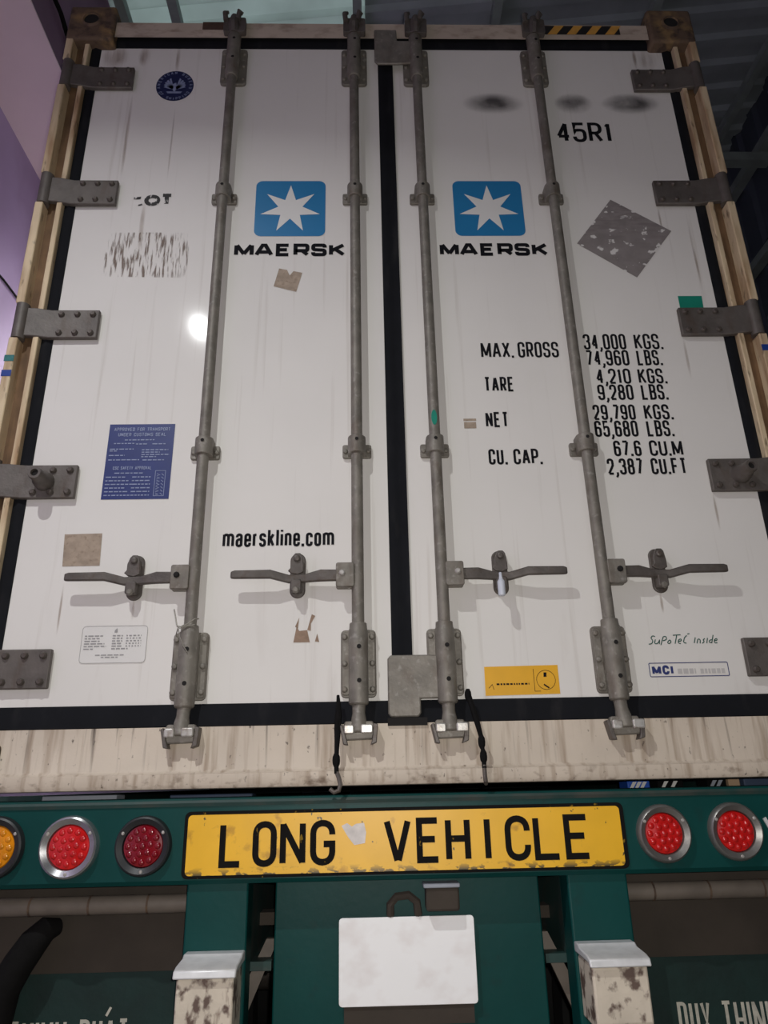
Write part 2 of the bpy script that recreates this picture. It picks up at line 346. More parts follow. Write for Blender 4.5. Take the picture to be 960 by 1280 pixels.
def pts_iter(pp):
    for p in pp: yield p
def text(bm, s, x0, x1, z, h, t, y, gap=None, fn=None, slant=0.0):
    """set a line of lettering so that it runs from x0 to x1 on base line z"""
    if gap is None: gap = t*0.62
    ext = {}; n = len(s); wsum = 0; fixed = gap*(n-1)
    for ch in s:
        wn = WID.get(ch, 1.0)
        if wn == 0: fixed += t
        else: wsum += wn
    w = (x1-x0-fixed)/max(wsum, 1e-6); x = x0
    if slant and fn is None:
        fn = lambda X_, Z_: (X_ + slant*(Z_-z), Z_)
    for ch in s:
        wn = WID.get(ch, 1.0); cw = wn*w if wn else t
        if ch == '.': stroke(bm, [(x, z+t*0.55), (x+t, z+t*0.55)], t*1.1, y)
        elif ch == ',': stroke(bm, [(x+t*0.6, z+t*1.1), (x+t*0.6, z), (x+t*0.1, z-t*1.1)], t*0.9, y)
        elif ch == ' ': pass
        elif ch == 'I' or ch == 'l' or ch == 'i': glyph(bm, ch, x, z, 0, h, t, y, fn)
        else: glyph(bm, ch, x, z, cw, h, t, y, fn)
        x += cw + gap
def quad(bm, pts, y):
    bm.faces.new([bm.verts.new((x, y, z)) for x, z in pts])

# ================================================================== the building
def struct(name, bm, m, label=None, parent=None, **k):
    o = part(name, bm, m, parent, **k)
    if parent is None: o['kind'] = 'structure'
    if label: o['label'] = label
    return o
bm = B(); box(bm, -2.2, 3.4, -9, 14.2, -G-0.15, -G); struct('floor', bm, 'concrete', 'grey concrete yard floor under the trailer', smooth=0)
bm = B(); box(bm, -2.2, -2.0, -8.8, 14, -G, 3.4); wl = struct('wall_left', bm, 'lilac_wall', 'lilac painted wall beside the container', smooth=0)
bm = B(); prof = [(-2.2, 3.4), (-1.6, 3.4), (-1.6, 4.47), (-2.2, 4.36)]
plate(bm, prof, -8.8, 14); bmf = struct('trim_1', bm, 'purple_fascia', 'purple ring beam along the top of the lilac wall', smooth=0)
bm = B(); box(bm, -2.0, -1.6, -8.8, 14, 3.392, 3.4); struct('soffit', bm, 'pale_soffit', None, bmf, smooth=0)
# right-hand sheet wall with girts
bm = B(); y = -8.8; prof = []
while y < 14: prof += [(3.10, y), (3.10, y+0.10), (3.07, y+0.13), (3.07, y+0.20), (3.10, y+0.23)]; y += 0.26
prof += [(3.10, 14), (3.25, 14), (3.25, -8.8)]
prof_z(bm, prof, -G, 5.1); wr = struct('wall_right', bm, 'navy_sheet', 'dark navy corrugated sheet wall on the right', smooth=0)
for z in (0.6, 2.2, 3.75, 4.55):
    bm = B(); box(bm, 2.99, 3.07, -8.8, 14, z, z+0.07); part('girt', bm, 'purlin_steel', wr, smooth=0)
for yy in (1.2, 4.6, 8.0, 11.4):
    bm = B(); box(bm, 2.86, 3.0, yy, yy+0.14, -G, 5.05); part('column', bm, 'navy_sheet', wr, smooth=0)
bm = B(); box(bm, -2.2, 3.25, 14.0, 14.2, -G, 5.2); struct('wall_back', bm, 'navy_sheet', 'dark wall far behind the trailer', smooth=0)
bm = B(); box(bm, -2.2, 3.25, -9.0, -8.8, 2.6, 5.2); box(bm, -2.2, -0.6, -9.0, -8.8, -G, 2.6); box(bm, 2.4, 3.25, -9.0, -8.8, -G, 2.6); struct('sky_block_wall', bm, 'lilac_wall', 'unseen front wall with gateway, added behind the viewer to limit sky light', smooth=0)  # unseen wall added so sky light enters only through the gateway
# roof: ribbed sheets run across the slope; pale translucent bays on the left, steel bays on the right
def roof_z(x): return 4.68 + 0.14*x
def ribbed(x0, x1, y0=-8.8, y1=14.0, pitch=0.21):
    bm = B(); prof = []; y = y0
    while y < y1-1e-6:
        prof += [(y, 0), (y+0.10, 0), (y+0.125, -0.035), (y+0.185, -0.035)]; y += pitch
    prof.append((y1, 0))
    a = [bm.verts.new((x0, p[0], roof_z(x0)+p[1])) for p in prof]; b = [bm.verts.new((x1, p[0], roof_z(x1)+p[1])) for p in prof]
    a2 = [bm.verts.new((x0, p[0], roof_z(x0)+p[1]+0.004)) for p in prof]; b2 = [bm.verts.new((x1, p[0], roof_z(x1)+p[1]+0.004)) for p in prof]
    for i in range(len(prof)-1): bm.faces.new((a[i], b[i], b[i+1], a[i+1])); bm.faces.new((a2[i], a2[i+1], b2[i+1], b2[i]))
    return bm
roof = struct('ceiling', ribbed(-0.06, 3.3), 'roof_steel', 'ribbed shed roof sheeting overhead', smooth=0)
part('light_block_sheet', ribbed(-2.3, -0.06, -8.8, 0.23), 'roof_steel', roof, smooth=0)  # unseen bays made opaque to hold back daylight from behind the camera
part('translucent_sheet', ribbed(-2.3, -0.06, 0.23, 14.0), 'roof_translucent', roof, smooth=0, label='pale translucent ribbed roof sheet')
for x in (-1.52, -1.22, -0.11, 0.80, 1.9, 2.9):
    bm = B(); z = roof_z(x)-0.04; box(bm, x-0.028, x+0.028, -8.8, 14, z-0.07, z); part('rafter', bm, 'purlin_steel', roof, smooth=0)
for yy in (2.15, 6.5, 10.5):
    bm = B(); z = roof_z(2.9)-0.5; box(bm, -1.6, 3.05, yy, yy+0.08, 4.42, 4.50); part('tie_beam', bm, 'purlin_steel', roof, smooth=0)
# cables on the walls
bm = B(); pts = []
for k in range(22):
    yy = -0.6+k*0.11; pts.append((-1.585-0.006*math.sin(k*1.7), yy, 3.60-0.03*math.sin(k*0.55)-0.05*max(0, (yy-0.45))))
sweep(bm, pts, 0.012, 6); tag(part('power_cable', bm, 'cord_black'), 'black cable clipped along the purple beam above the lilac wall', 'cable')
bm = B(); sweep(bm, [(-1.99, 0.2+0.12*k, 2.44+0.012*math.sin(k)+0.010*k) for k in range(16)], 0.006, 6)
tag(part('thin_wire', bm, 'cord_black'), 'thin dark wire strung along the lilac wall left of the container', 'wire')
bm = B(); sweep(bm, [(3.03, 1.4+0.14*k, 3.83+0.03*math.sin(k*1.1)) for k in range(20)], 0.014, 6)
tag(part('dark_cable', bm, 'cord_black'), 'dark cable running along the navy wall right of the container', 'cable')

# ================================================================== the container
ct = thing('refrigerated_container', 'tall white refrigerated shipping container with grey lock rods on the green trailer', 'container', (0, 0, 0))
LEN = 11.6
bm = B(); box(bm, -1.195, -1.165, 0.10, LEN, 0.16, 2.72); part('side_wall', bm, 'door_paint', ct, smooth=0)
bm = B(); box(bm, 1.165, 1.195, 0.10, LEN, 0.16, 2.72); part('side_wall', bm, 'door_paint', ct, smooth=0)
bm = B(); box(bm, -1.19, 1.19, 0.10, LEN, 2.72, 2.78); part('roof_panel', bm, 'door_paint', ct, smooth=0)
bm = B(); box(bm, -1.17, 1.17, 0.10, LEN, 0.012, 0.16); part('floor_frame', bm, 'bare_steel', ct, smooth=0)
bm = B(); box(bm, -1.19, 1.19, LEN, LEN+0.06, 0.0, 2.78); part('front_wall', bm, 'door_paint', ct, smooth=0)
# header and sill
bm = B(); prof_x(bm, [(-0.030, 2.722), (-0.030, 2.802), (-0.024, 2.808), (0.10, 2.808), (0.10, 2.760), (0.032, 2.760), (0.032, 2.757), (-0.010, 2.757)], -1.06, 1.06)
header = part('header_rail', bm, 'cream_rail', ct, smooth=0)
bm = B(); prof_x(bm, [(-0.030, 0.153), (-0.032, 0.048), (-0.040, 0.040), (-0.048, 0.036), (-0.050, 0.012), (-0.044, 0.002), (-0.03, 0.0), (0.10, 0.0), (0.10, 0.153)], -1.20, 1.20)
sill = part('door_sill', bm, 'cream_sill', ct, smooth=50)
bm = B(); box(bm, -0.043, 0.062, -0.036, -0.028, 0.146, 0.166); part('drain_slot', bm, 'dark_hole', sill, smooth=0)
# corner posts: outer lip broken at the hinges, rusty channel, inner strip
HT = (2.574, 2.018, 1.470, 0.916, 0.366); HH = 0.106
for s in (-1, 1):
    bm = B(); X = lambda v: s*v
    segs = []; zt = 2.70
    for h in HT: segs.append((h+0.012, zt)); zt = h-HH-0.012
    segs.append((0.16, zt))
    def bx2(b, xa, xb, *a): box(b, min(s*xa, s*xb), max(s*xa, s*xb), *a)
    bx2(bm, 1.135, 1.153, -0.026, 0.10, 0.155, 2.76)
    post = part('corner_post', bm, 'cream_post', ct, bev=0.003)
    for za, zb in segs:
        bm = B(); pr = [(s*1.190, -0.045), (s*1.218, -0.045), (s*1.218, 0.02), (s*1.190, 0.02)]
        prof_z(bm, pr, za, zb); part('outer_lip', bm, 'cream_post', post, bev=0.004)
    bm = B(); bx2(bm, 1.150, 1.210, -0.002, 0.12, 0.155, 2.76); part('channel', bm, 'rusty_channel', post, smooth=0)
    for z0, z1 in ((2.690, 2.868), (0.0, 0.118)):
        bm = B(); bx2(bm, 1.042, 1.220, -0.05, 0.12, z0, z1); ca = part('corner_casting', bm, 'rusty_casting', ct, bev=0.012, seg=3)
        zc = (z0+z1)/2+0.012
        bm = B(); lathe_y(bm, s*1.131, zc, [(0.040, -0.051), (0.030, -0.056), (0.026, -0.047)], 20); part('aperture_rim', bm, 'rusty_casting', ca)
        bm = B(); lathe_y(bm, s*1.131, zc, [(0.028, -0.0505), (0.0, -0.0505)], 16); part('aperture', bm, 'dark_hole', ca)
for s, cl, z in ((-1, 'tape_teal', 1.262), (-1, 'tape_blue', 1.208), (1, 'tape_blue', 1.285)):
    bm = B(); x0, x1 = sorted((s*1.189, s*1.219)); box(bm, x0, x1, -0.0463, -0.045, z, z+0.022); part('tape_mark', bm, cl, ct, smooth=0)
# doors
doors = []
for s in (-1, 1):
    bm = B(); x0, x1 = sorted((s*0.024, s*1.110)); box(bm, x0, x1, 0.0, 0.085, 0.207, 2.708)
    doors.append(part('door', bm, 'door_paint', ct, bev=0.004, label='left white door leaf' if s < 0 else 'right white door leaf'))
    bm = B(); x0, x1 = sorted((s*1.098, s*1.137)); prof_z(bm, [(x0, 0.03), (x0, -0.002), ((x0+x1)/2, -0.010), (x1, -0.002), (x1, 0.03)], 0.158, 2.76); part('door_gasket', bm, 'rubber', ct, smooth=60)
    x0, x1 = sorted((0.0, s*1.125))
    bm = B(); prof_x(bm, [(0.03, 2.700), (-0.003, 2.700), (-0.010, 2.725), (-0.004, 2.757), (0.03, 2.757)], x0, x1); part('door_gasket', bm, 'rubber', ct, smooth=60)
    bm = B(); prof_x(bm, [(0.03, 0.155), (-0.014, 0.156), (-0.012, 0.185), (-0.003, 0.214), (0.03, 0.214)], x0, x1); part('door_gasket', bm, 'rubber', ct, smooth=60)
bm = B(); prof_z(bm, [(-0.027, 0.04), (-0.027, -0.004), (-0.004, -0.009), (0.004, -0.004), (0.030, -0.008), (0.031, 0.04)], 0.20, 2.71); part('centre_gasket', bm, 'rubber', ct, smooth=60)
DL, DR = doors
# hinges
bb = B(); bolt(bb, 0, 0, 0, 0.0105, 0.010); bolt_me = mesh(bb, 'bolt', 'bare_steel')
bolt_me.polygons.foreach_set('use_smooth', [True]*len(bolt_me.polygons)); bolt_me.set_sharp_from_angle(angle=math.radians(40))
for s in (-1, 1):
    for i, zt in enumerate(HT):
        bm = B()
        pr = [(1.190, -0.036), (1.150, -0.032), (1.108, -0.021), (0.954, -0.020), (0.954, -0.004), (1.115, -0.004), (1.155, -0.014), (1.190, -0.018)]
        prof_z(bm, [(s*a, b) for a, b in pr], zt-HH, zt)
        h = part('hinge', bm, 'hinge_steel', ct, bev=0.003)
        bm = B(); cyl(bm, (s*1.198, -0.028, zt-HH-0.012), (s*1.198, -0.028, zt+0.012), 0.021, n=18); part('hinge_knuckle', bm, 'hinge_steel', h)
        for bx_ in (1.075, 1.024, 0.974):
            for bz in (zt-0.018, zt-HH+0.018):
                if i == 3 and bx_ > 1.07 and bz > zt-0.05: continue
                link('bolt', bolt_me, h, (s*bx_, -0.020, bz))
        if i == 3:
            bm = B(); cx, cz = s*1.045, zt-0.055
            lathe_y(bm, cx, cz, [(0.030, -0.018), (0.027, -0.045), (0.021, -0.055), (0.020, -0.085), (0.018, -0.092), (0.011, -0.092), (0.010, -0.082)], 20)
            bs = part('bump_stop', bm, 'hinge_steel', h, smooth=40)
            bm = B(); lathe_y(bm, cx, cz, [(0.0108, -0.084), (0, -0.084)], 14); part('bore', bm, 'dark_hole', h)
# lock rods
XO, XI = 0.5796, 0.119
RODS = [(-XO, -1), (-XI, -1), (XI, 1), (XO, 1)]
RY = -0.036
rod_names = ['outer left lock rod', 'inner left lock rod', 'inner right lock rod', 'outer right lock rod']
for ri, (x, s) in enumerate(RODS):
    bm = B(); cyl(bm, (x, RY, 0.20), (x, RY, 2.74), 0.0172, n=20)
    rod = part('lock_rod', bm, 'galvanised', ct, label=rod_names[ri])
    for z in (1.942, 0.9555):                                      # guide brackets
        bm = B(); plate(bm, rrect(x-0.044, x+0.044, z-0.022, z+0.022, 0.006, 3), -0.012, -0.001)
        n = 12; pr = [(x+0.027*math.cos(PI*k/n), RY+0.004-0.027*math.sin(PI*k/n)) for k in range(n+1)]
        pr = [(x+0.027, -0.002)] + pr + [(x-0.027, -0.002)]
        prof_z(bm, pr, z-0.020, z+0.036)
        for e in (-1, 1): bolt(bm, x+e*0.035, z-0.001, -0.012, 0.008, 0.007)
        br = part('rod_bracket', bm, 'galvanised', rod, bev=0.002)
        bm = B(); lathe_y(bm, x, z+0.020, [(0.0055, RY+0.004-0.0285), (0, RY+0.004-0.0285)], 12); part('bracket_hole', bm, 'dark_hole', rod)
    # upper bearing
    bm = B(); plate(bm, rrect(x-0.049, x+0.049, 2.495, 2.680, 0.014, 3), -0.014, -0.001)
    for e in (-1, 1):
        for z in (2.52, 2.585, 2.65): bolt(bm, x+e*0.038, z, -0.014, 0.0085, 0.008)
    sweep(bm, [(x, RY, 2.50), (x, RY, 2.51), (x, RY, 2.735), (x, RY, 2.75)], [0.021, 0.0255, 0.0255, 0.021], 18)
    part('bearing_plate', bm, 'galvanised', rod, bev=0.002)
    for z in (2.58, 2.68):
        bm = B(); lathe_y(bm, x+0.004, z, [(0.006, RY-0.0262), (0, RY-0.0262)], 10); part('bearing_hole', bm, 'dark_hole', rod)
    bm = B()                                                       # upper cam and keeper on the header
    plate(bm, rrect(x-0.040, x+0.045, 2.715, 2.790, 0.008, 3), -0.062, -0.040)
    sweep(bm, [(x-0.030, -0.068, 2.765), (x-0.034, -0.074, 2.797), (x-0.022, -0.070, 2.806)], [0.010, 0.010, 0.006], 8)
    sweep(bm, [(x+0.016, -0.070, 2.770), (x+0.022, -0.078, 2.800), (x+0.034, -0.070, 2.796)], [0.011, 0.011, 0.007], 8)
    sweep(bm, [(x, -0.050, 2.72), (x, -0.064, 2.752), (x+0.002, -0.066, 2.790)], [0.020, 0.021, 0.013], 10)
    part('cam_keeper', bm, 'bare_steel', rod, bev=0.002)
    # lower bearing
    bm = B(); plate(bm, rrect(x-0.0485, x+0.0485, 0.222, 0.406, 0.012, 3), -0.012, -0.001)
    for e in (-1, 1):
        x0, x1 = sorted((x+e*0.024, x+e*0.046)); plate(bm, rrect(x0, x1, 0.228, 0.400, 0.006, 2), -0.018, -0.011)
        for z in (0.243, 0.312, 0.385): bolt(bm, x+e*0.038, z, -0.018, 0.009, 0.009)
    sweep(bm, [(x, RY, 0.200), (x, RY, 0.205), (x, RY, 0.400), (x, RY, 0.404), (x, RY, 0.420)], [0.023, 0.0265, 0.0265, 0.0245, 0.0235], 20)
    part('bearing_plate', bm, 'galvanised', rod, bev=0.002)
    for z in (0.262, 0.352):
        bm = B(); lathe_y(bm, x+0.002, z, [(0.0062, RY-0.0272), (0, RY-0.0272)], 10); part('bearing_hole', bm, 'dark_hole', rod)
    # lower cam foot and keeper
    bm = B(); sweep(bm, [(x, RY, 0.206), (x, RY-0.002, 0.196), (x, RY-0.006, 0.178), (x, RY-0.012, 0.160), (x, RY-0.016, 0.128)], [0.021, 0.0175, 0.0170, 0.0205, 0.022], 16)
    plate(bm, [(x-0.036, 0.158), (x+0.036, 0.158), (x+0.044, 0.140), (x+0.036, 0.112), (x-0.034, 0.110), (x-0.043, 0.138)], -0.058, -0.034)
    part('cam_foot', bm, 'galvanised', rod, bev=0.004)
    bm = B(); plate(bm, [(x-0.043, 0.150), (x-0.050, 0.146), (x-0.040, 0.100), (x-0.028, 0.098), (x-0.030, 0.106)], -0.064, -0.030); part('keeper', bm, 'bare_steel', rod, bev=0.002); bm = B()
    plate(bm, [(x+0.038, 0.152), (x+0.050, 0.150), (x+0.046, 0.104), (x+0.030, 0.098), (x+0.034, 0.110)], -0.064, -0.030)
    part('keeper', bm, 'bare_steel', rod, bev=0.002)
    for k, (dx, dz, rr2) in enumerate(((-0.026, 0.136, 0.0125), (0.020 if ri < 2 else 0.030, 0.137, 0.0150))):
        bm = B(); plate(bm, rrect(x+dx-rr2, x+dx+rr2*1.1, dz-0.011, dz+0.012, 0.005, 3), -0.074, -0.052); part('keeper_lug', bm, 'galvanised_bright', rod, bev=0.003)
    # handle
    hx = lambda d: x+s*d
    bm = B(); x0, x1 = sorted((hx(0.010), hx(0.061))); plate(bm, rrect(x0, x1, 0.520, 0.590, 0.005, 2), RY-0.020, RY-0.006)
    plate(bm, rrect(x0, x1, 0.520, 0.590, 0.005, 2), RY+0.006, RY+0.016)
    hub = part('handle_hub', bm, 'galvanised', rod, bev=0.002)
    bm = B(); bolt(bm, hx(0.044), 0.560, RY-0.020, 0.009, 0.006); part('hub_bolt', bm, 'dark_hole' if ri in (0, 3) else 'galvanised_bright', rod)
    path = [(0.046, RY-0.002, 0.557, 0.032, 0.014), (0.105, RY-0.002, 0.557, 0.034, 0.014), (0.150, RY+0.008, 0.552, 0.024, 0.014), (0.195, RY+0.006, 0.550, 0.024, 0.014),
            (0.245, RY-0.012, 0.560, 0.025, 0.014), (0.345, RY-0.012, 0.560, 0.024, 0.012), (0.356, RY-0.012, 0.559, 0.020, 0.010)]
    bm = B(); rings = []
    for d, y, z, hh, th in path:
        rings.append([bm.verts.new((hx(d), y+a*th/2, z+b*hh/2)) for a, b in ((-1, -1), (-1, 1), (1, 1), (1, -1))])
    for a, b in zip(rings, rings[1:]):
        for k in range(4): bm.faces.new((a[k], a[(k+1) % 4], b[(k+1) % 4], b[k]))
    bm.faces.new(rings[0]); bm.faces.new(rings[-1][::-1])
    part('handle', bm, 'bare_steel', rod, bev=0.004)
    # handle retainer
    rx = hx(0.172)
    bm = B(); plate(bm, rrect(rx-0.022, rx+0.022, 0.500, 0.632, 0.0215, 6), -0.010, -0.001)
    plate(bm, rrect(rx-0.017, rx+0.013, 0.512, 0.548, 0.006, 3), -0.040, -0.009)
    part('handle_retainer', bm, 'bare_steel', rod, bev=0.003)
    bm = B(); plate(bm, [(rx-0.013, 0.618), (rx-0.006, 0.626), (rx+0.008, 0.626), (rx+0.014, 0.618), (rx+0.018, 0.590), (rx+0.018, 0.570), (rx+0.002, 0.563), (rx-0.016, 0.566), (rx-0.026, 0.574), (rx-0.019, 0.582), (rx-0.019, 0.600)], -0.034, -0.026)
    plate(bm, rrect(rx-0.010, rx+0.012, 0.592, 0.618, 0.006, 3), -0.028, -0.008)
    bolt(bm, rx-0.001, 0.610, -0.034, 0.011, 0.008)
    part('retainer_latch', bm, 'bare_steel', rod, bev=0.002)
    bm = B(); bolt(bm, rx-0.002, 0.516, -0.040, 0.010, 0.008); part('retainer_bolt', bm, 'galvanised', rod)
# overlap plates on the right leaf
bm = B(); plate(bm, [(-0.040, 2.750), (0.046, 2.750), (0.048, 2.690), (0.108, 2.690), (0.108, 2.572), (0.050, 2.566), (-0.030, 2.566), (-0.040, 2.580)], -0.046, -0.036); part('overlap_plate', bm, 'galvanised', ct, bev=0.004)
bm = B(); plate(bm, [(-0.032, 0.332), (0.075, 0.332), (0.100, 0.330), (0.100, 0.215), (0.047, 0.215), (0.047, 0.178), (0.040, 0.168), (-0.034, 0.168), (-0.041, 0.178), (-0.040, 0.322)], -0.030, -0.020); part('overlap_plate', bm, 'galvanised', ct, bev=0.004)

# ------------------------------------------------------------------ print and stickers on the doors
E1, E2, E3 = -0.0012, -0.0022, -0.0032
def print_(parent, name, bm, m, label=None): return part(name, bm, m, parent, smooth=0, label=label)
for d, lx, mx0, mx1 in ((DL, -0.471, -0.535, -0.154), (DR, 0.2306, 0.172, 0.548)):
    ls = 0.247; lz = 2.033
    bm = B(); bm.faces.new([bm.verts.new((a, E1, b)) for a, b in rrect(lx, lx+ls, lz-ls, lz, 0.024, 6)]); print_(d, 'logo_square', bm, 'logo_blue', 'sky blue rounded square logo panel')
    bm = B(); cx = lx+ls/2; cz = lz-ls/2-0.004; pts = []
    for k in range(14):
        a = PI/2 + k*PI/7; rr2 = 0.107 if k % 2 == 0 else 0.0435; pts.append((cx+rr2*math.cos(a), cz+rr2*math.sin(a)))
    ctr = bm.verts.new((cx, E2, cz)); vs = [bm.verts.new((a, E2, b)) for a, b in pts]
    for k in range(14): bm.faces.new((ctr, vs[k], vs[(k+1) % 14]))
    print_(d, 'star', bm, 'print_white', 'white seven-pointed star')
    bm = B()
    cells = (('M', 0.0, 0.176), ('A', 0.182, 0.352), ('E', 0.374, 0.506), ('R', 0.532, 0.676), ('S', 0.692, 0.832), ('K', 0.852, 1.0)); W_ = mx1-mx0
    for ch, a, b in cells:
        save = GL.get(ch)
        if ch == 'S': GL['S'] = g([(1, .74), (1, 1, .16), (0, 1, .16), (0, .53, .16), (1, .47, .16), (1, 0, .16), (0, 0, .16), (0, .26)])
        if ch == 'R': GL['R'] = g([(0, 0), (0, 1), (1, 1, .16), (1, .42, .16), (0, .42)], [(.55, .42), (1, 0)])
        if ch == 'A': GL['A'] = g([(0, 0), (.40, 1), (.60, 1), (1, 0)], [(.14, .28), (.86, .28)])
        if ch == 'M': GL['M'] = g([(0, 0), (0, 1)], [(1, 0), (1, 1)], [(.04, 1), (.5, .08)], [(.5, .08), (.96, 1)])
        glyph(bm, ch, mx0+a*W_, 1.700, (b-a)*W_, 0.054, 0.0140, E1); GL[ch] = save
    print_(d, 'brand_lettering', bm, 'print_black', 'black wide lettering MAERSK')
# left leaf
bm = B(); cx, cz = -0.800, 2.500
bm.faces.new([bm.verts.new((cx+0.071*math.cos(2*PI*k/40), E1, cz+0.078*math.sin(2*PI*k/40))) for k in range(40)]); print_(DL, 'round_sticker', bm, 'seal_navy', 'navy oval classification sticker')
bm = B()
def ring_text(s, a0, a1, inside):
    for k, ch in enumerate(s):
        a = a0 + (a1-a0)*k/(len(s)-1)
        if ch == ' ': continue
        up = Vector((math.cos(a), math.sin(a))) * (-1 if inside else 1); rt = Vector((up.y, -up.x))
        c = Vector((cx+0.061*math.cos(a), cz+0.067*math.sin(a)))
        fn = lambda X_, Z_: (c.x+rt.x*X_+up.x*Z_, c.y+rt.y*X_+up.y*Z_)
        glyph(bm, ch, -0.004, -0.0065, 0.008, 0.013, 0.0022, E2, fn)
ring_text('AMERICAN BUREAU', math.radians(190), math.radians(-10), False)
ring_text('OF SHIPPING', math.radians(212), math.radians(328), True)
print_(DL, 'ring_lettering', bm, 'print_pale_blue', 'pale lettering round the oval sticker')
bm = B()
for sg in (-1, 1):                                                 # eagle emblem with raised wings
    for k in range(5):
        a = math.radians(70-16*k); q = 0.048-0.003*k
        quad(bm, [(cx+sg*0.004, cz-0.010), (cx+sg*q*math.cos(a), cz-0.006+q*math.sin(a)), (cx+sg*(q*math.cos(a)+0.006), cz-0.012+q*math.sin(a)), (cx+sg*0.008, cz-0.020)], E2)
quad(bm, [(cx-0.008, cz+0.008), (cx+0.004, cz+0.016), (cx+0.010, cz-0.016), (cx, cz-0.034), (cx-0.010, cz-0.016)], E2)
quad(bm, [(cx-0.030, cz-0.030), (cx+0.030, cz-0.030), (cx+0.024, cz-0.040), (cx-0.024, cz-0.040)], E2)
print_(DL, 'eagle_emblem', bm, 'print_pale_blue', 'pale eagle emblem')
bm = B(); glyph(bm, 'O', -0.862, 1.920, 0.056, 0.050, 0.015, E1); glyph(bm, 'T', -0.806, 1.922, 0.044, 0.053, 0.015, E1)
quad(bm, [(-0.900, 1.958), (-0.872, 1.962), (-0.876, 1.950), (-0.898, 1.948)], E1); quad(bm, [(-0.880, 1.926), (-0.868, 1.930), (-0.866, 1.922), (-0.882, 1.920)], E1)
print_(DL, 'worn_lettering', bm, 'print_black_worn', 'half scraped-off black letters OT')
bm = B(); quad(bm, [(-0.968, 1.803), (-0.690, 1.803), (-0.690, 1.612), (-0.975, 1.618)], E1); print_(DL, 'scraped_patch', bm, 'scraped_adhesive', 'scratched brown remains of a removed sticker')
bm = B(); quad(bm, [(-0.379, 1.649), (-0.352, 1.643), (-0.342, 1.620), (-0.330, 1.638), (-0.300, 1.631), (-0.319, 1.553), (-0.395, 1.576)], E1); print_(DL, 'tape_patch', bm, 'tape_tan', 'notched tan tape patch')
bm = B(); quad(bm, [(-0.972, 0.702), (-0.864, 0.704), (-0.860, 0.606), (-0.966, 0.605)], E1); print_(DL, 'tape_patch', bm, 'tape_tan', 'square tan tape patch')
# blue approval placard
bm = B(); quad(bm, [(-0.881, 1.060), (-0.681, 1.060), (-0.681, 0.810), (-0.881, 0.810)], E1); pl = print_(DL, 'approval_placard', bm, 'placard_blue', 'blue metal approval placard with pale print')
bm = B(); text(bm, 'APPROVED FOR TRANSPORT', -0.866, -0.694, 1.036, 0.012, 0.0020, E2); text(bm, 'UNDER CUSTOMS SEAL', -0.852, -0.706, 1.018, 0.012, 0.0020, E2)
text(bm, 'CSC SAFETY APPROVAL', -0.856, -0.740, 0.906, 0.011, 0.0018, E2)
def dashes(bm, x0, x1, z, h, y, wmin=0.006, wmax=0.016, gp=0.003):
    x = x0
    while x < x1:
        w_ = random.uniform(wmin, wmax); quad(bm, [(x, z), (min(x+w_, x1), z), (min(x+w_, x1), z+h), (x, z+h)], y); x += w_+gp
for x0, x1, z in ((-0.83, -0.74, 1.004), (-0.862, -0.80, .992), (-0.795, -0.76, .990), (-0.745, -0.705, .990), (-0.872, -0.80, .973), (-0.872, -0.85, .967), (-0.775, -0.695, .970), (-0.775, -0.72, .962), (-0.775, -0.69, .954), (-0.873, -0.825, .952), (-0.775, -0.73, .947), (-0.873, -0.78, .937), (-0.77, -0.705, .936), (-0.85, -0.765, .893)):
    dashes(bm, x0, x1, z, 0.0035, E2)
for k in range(6): dashes(bm, -0.874, -0.815+0.01*(k % 3), 0.880-0.0118*k, 0.0035, E2); dashes(bm, -0.795, -0.74, 0.880-0.0118*k, 0.0035, E2)
stroke(bm, [(-0.727, 0.902), (-0.697, 0.902), (-0.697, 0.820), (-0.727, 0.820)], 0.0016, E2, True)
for k in range(7): stroke(bm, [(-0.722, 0.892-0.0105*k), (-0.713, 0.888-0.0105*k), (-0.722, 0.885-0.0105*k)], 0.0018, E2); stroke(bm, [(-0.708, 0.892-0.0105*k), (-0.701, 0.886-0.0105*k)], 0.0018, E2)
print_(DL, 'placard_print', bm, 'print_pale_blue')
bm = B(); text(bm, 'maerskline.com', -0.513, -0.188, 0.656, 0.056, 0.0080, E1, gap=0.0044); print_(DL, 'web_address_lettering', bm, 'print_black', 'condensed black lettering maerskline.com')
# white data label
bm = B(); bm.faces.new([bm.verts.new((a, E1, b)) for a, b in rrect(-0.884, -0.705, 0.328, 0.430, 0.010, 4)]); print_(DL, 'data_label', bm, 'sticker_white', 'white rounded data label')
bm = B(); stroke(bm, [(a, b) for a, b in rrect(-0.884, -0.705, 0.328, 0.430, 0.010, 4)], 0.0011, E2, True)
for k in range(6):
    z = 0.401-0.0072*k; dashes(bm, -0.876, (-0.826, -0.832, -0.834, -0.82, -0.815, -0.85)[k], z, 0.0032, E2)
    dashes(bm, -0.800, -0.772 if k < 5 else -0.755, z, 0.0036, E2, 0.008, 0.012)
    if k < 5: dashes(bm, -0.762, -0.720, z, 0.0034, E2, 0.003, 0.008, 0.004)
dashes(bm, -0.842, -0.764, 0.348, 0.003, E2); dashes(bm, -0.826, -0.780, 0.342, 0.003, E2); quad(bm, [(-0.795, 0.418), (-0.789, 0.424), (-0.787, 0.412), (-0.796, 0.411)], E2)
print_(DL, 'data_print', bm, 'print_grey')
bm = B(); quad(bm, [(-0.300, 0.376), (-0.292, 0.420), (-0.284, 0.408), (-0.262, 0.410), (-0.254, 0.376)], E1); quad(bm, [(-0.296, 0.420), (-0.285, 0.446), (-0.288, 0.415)], E1)
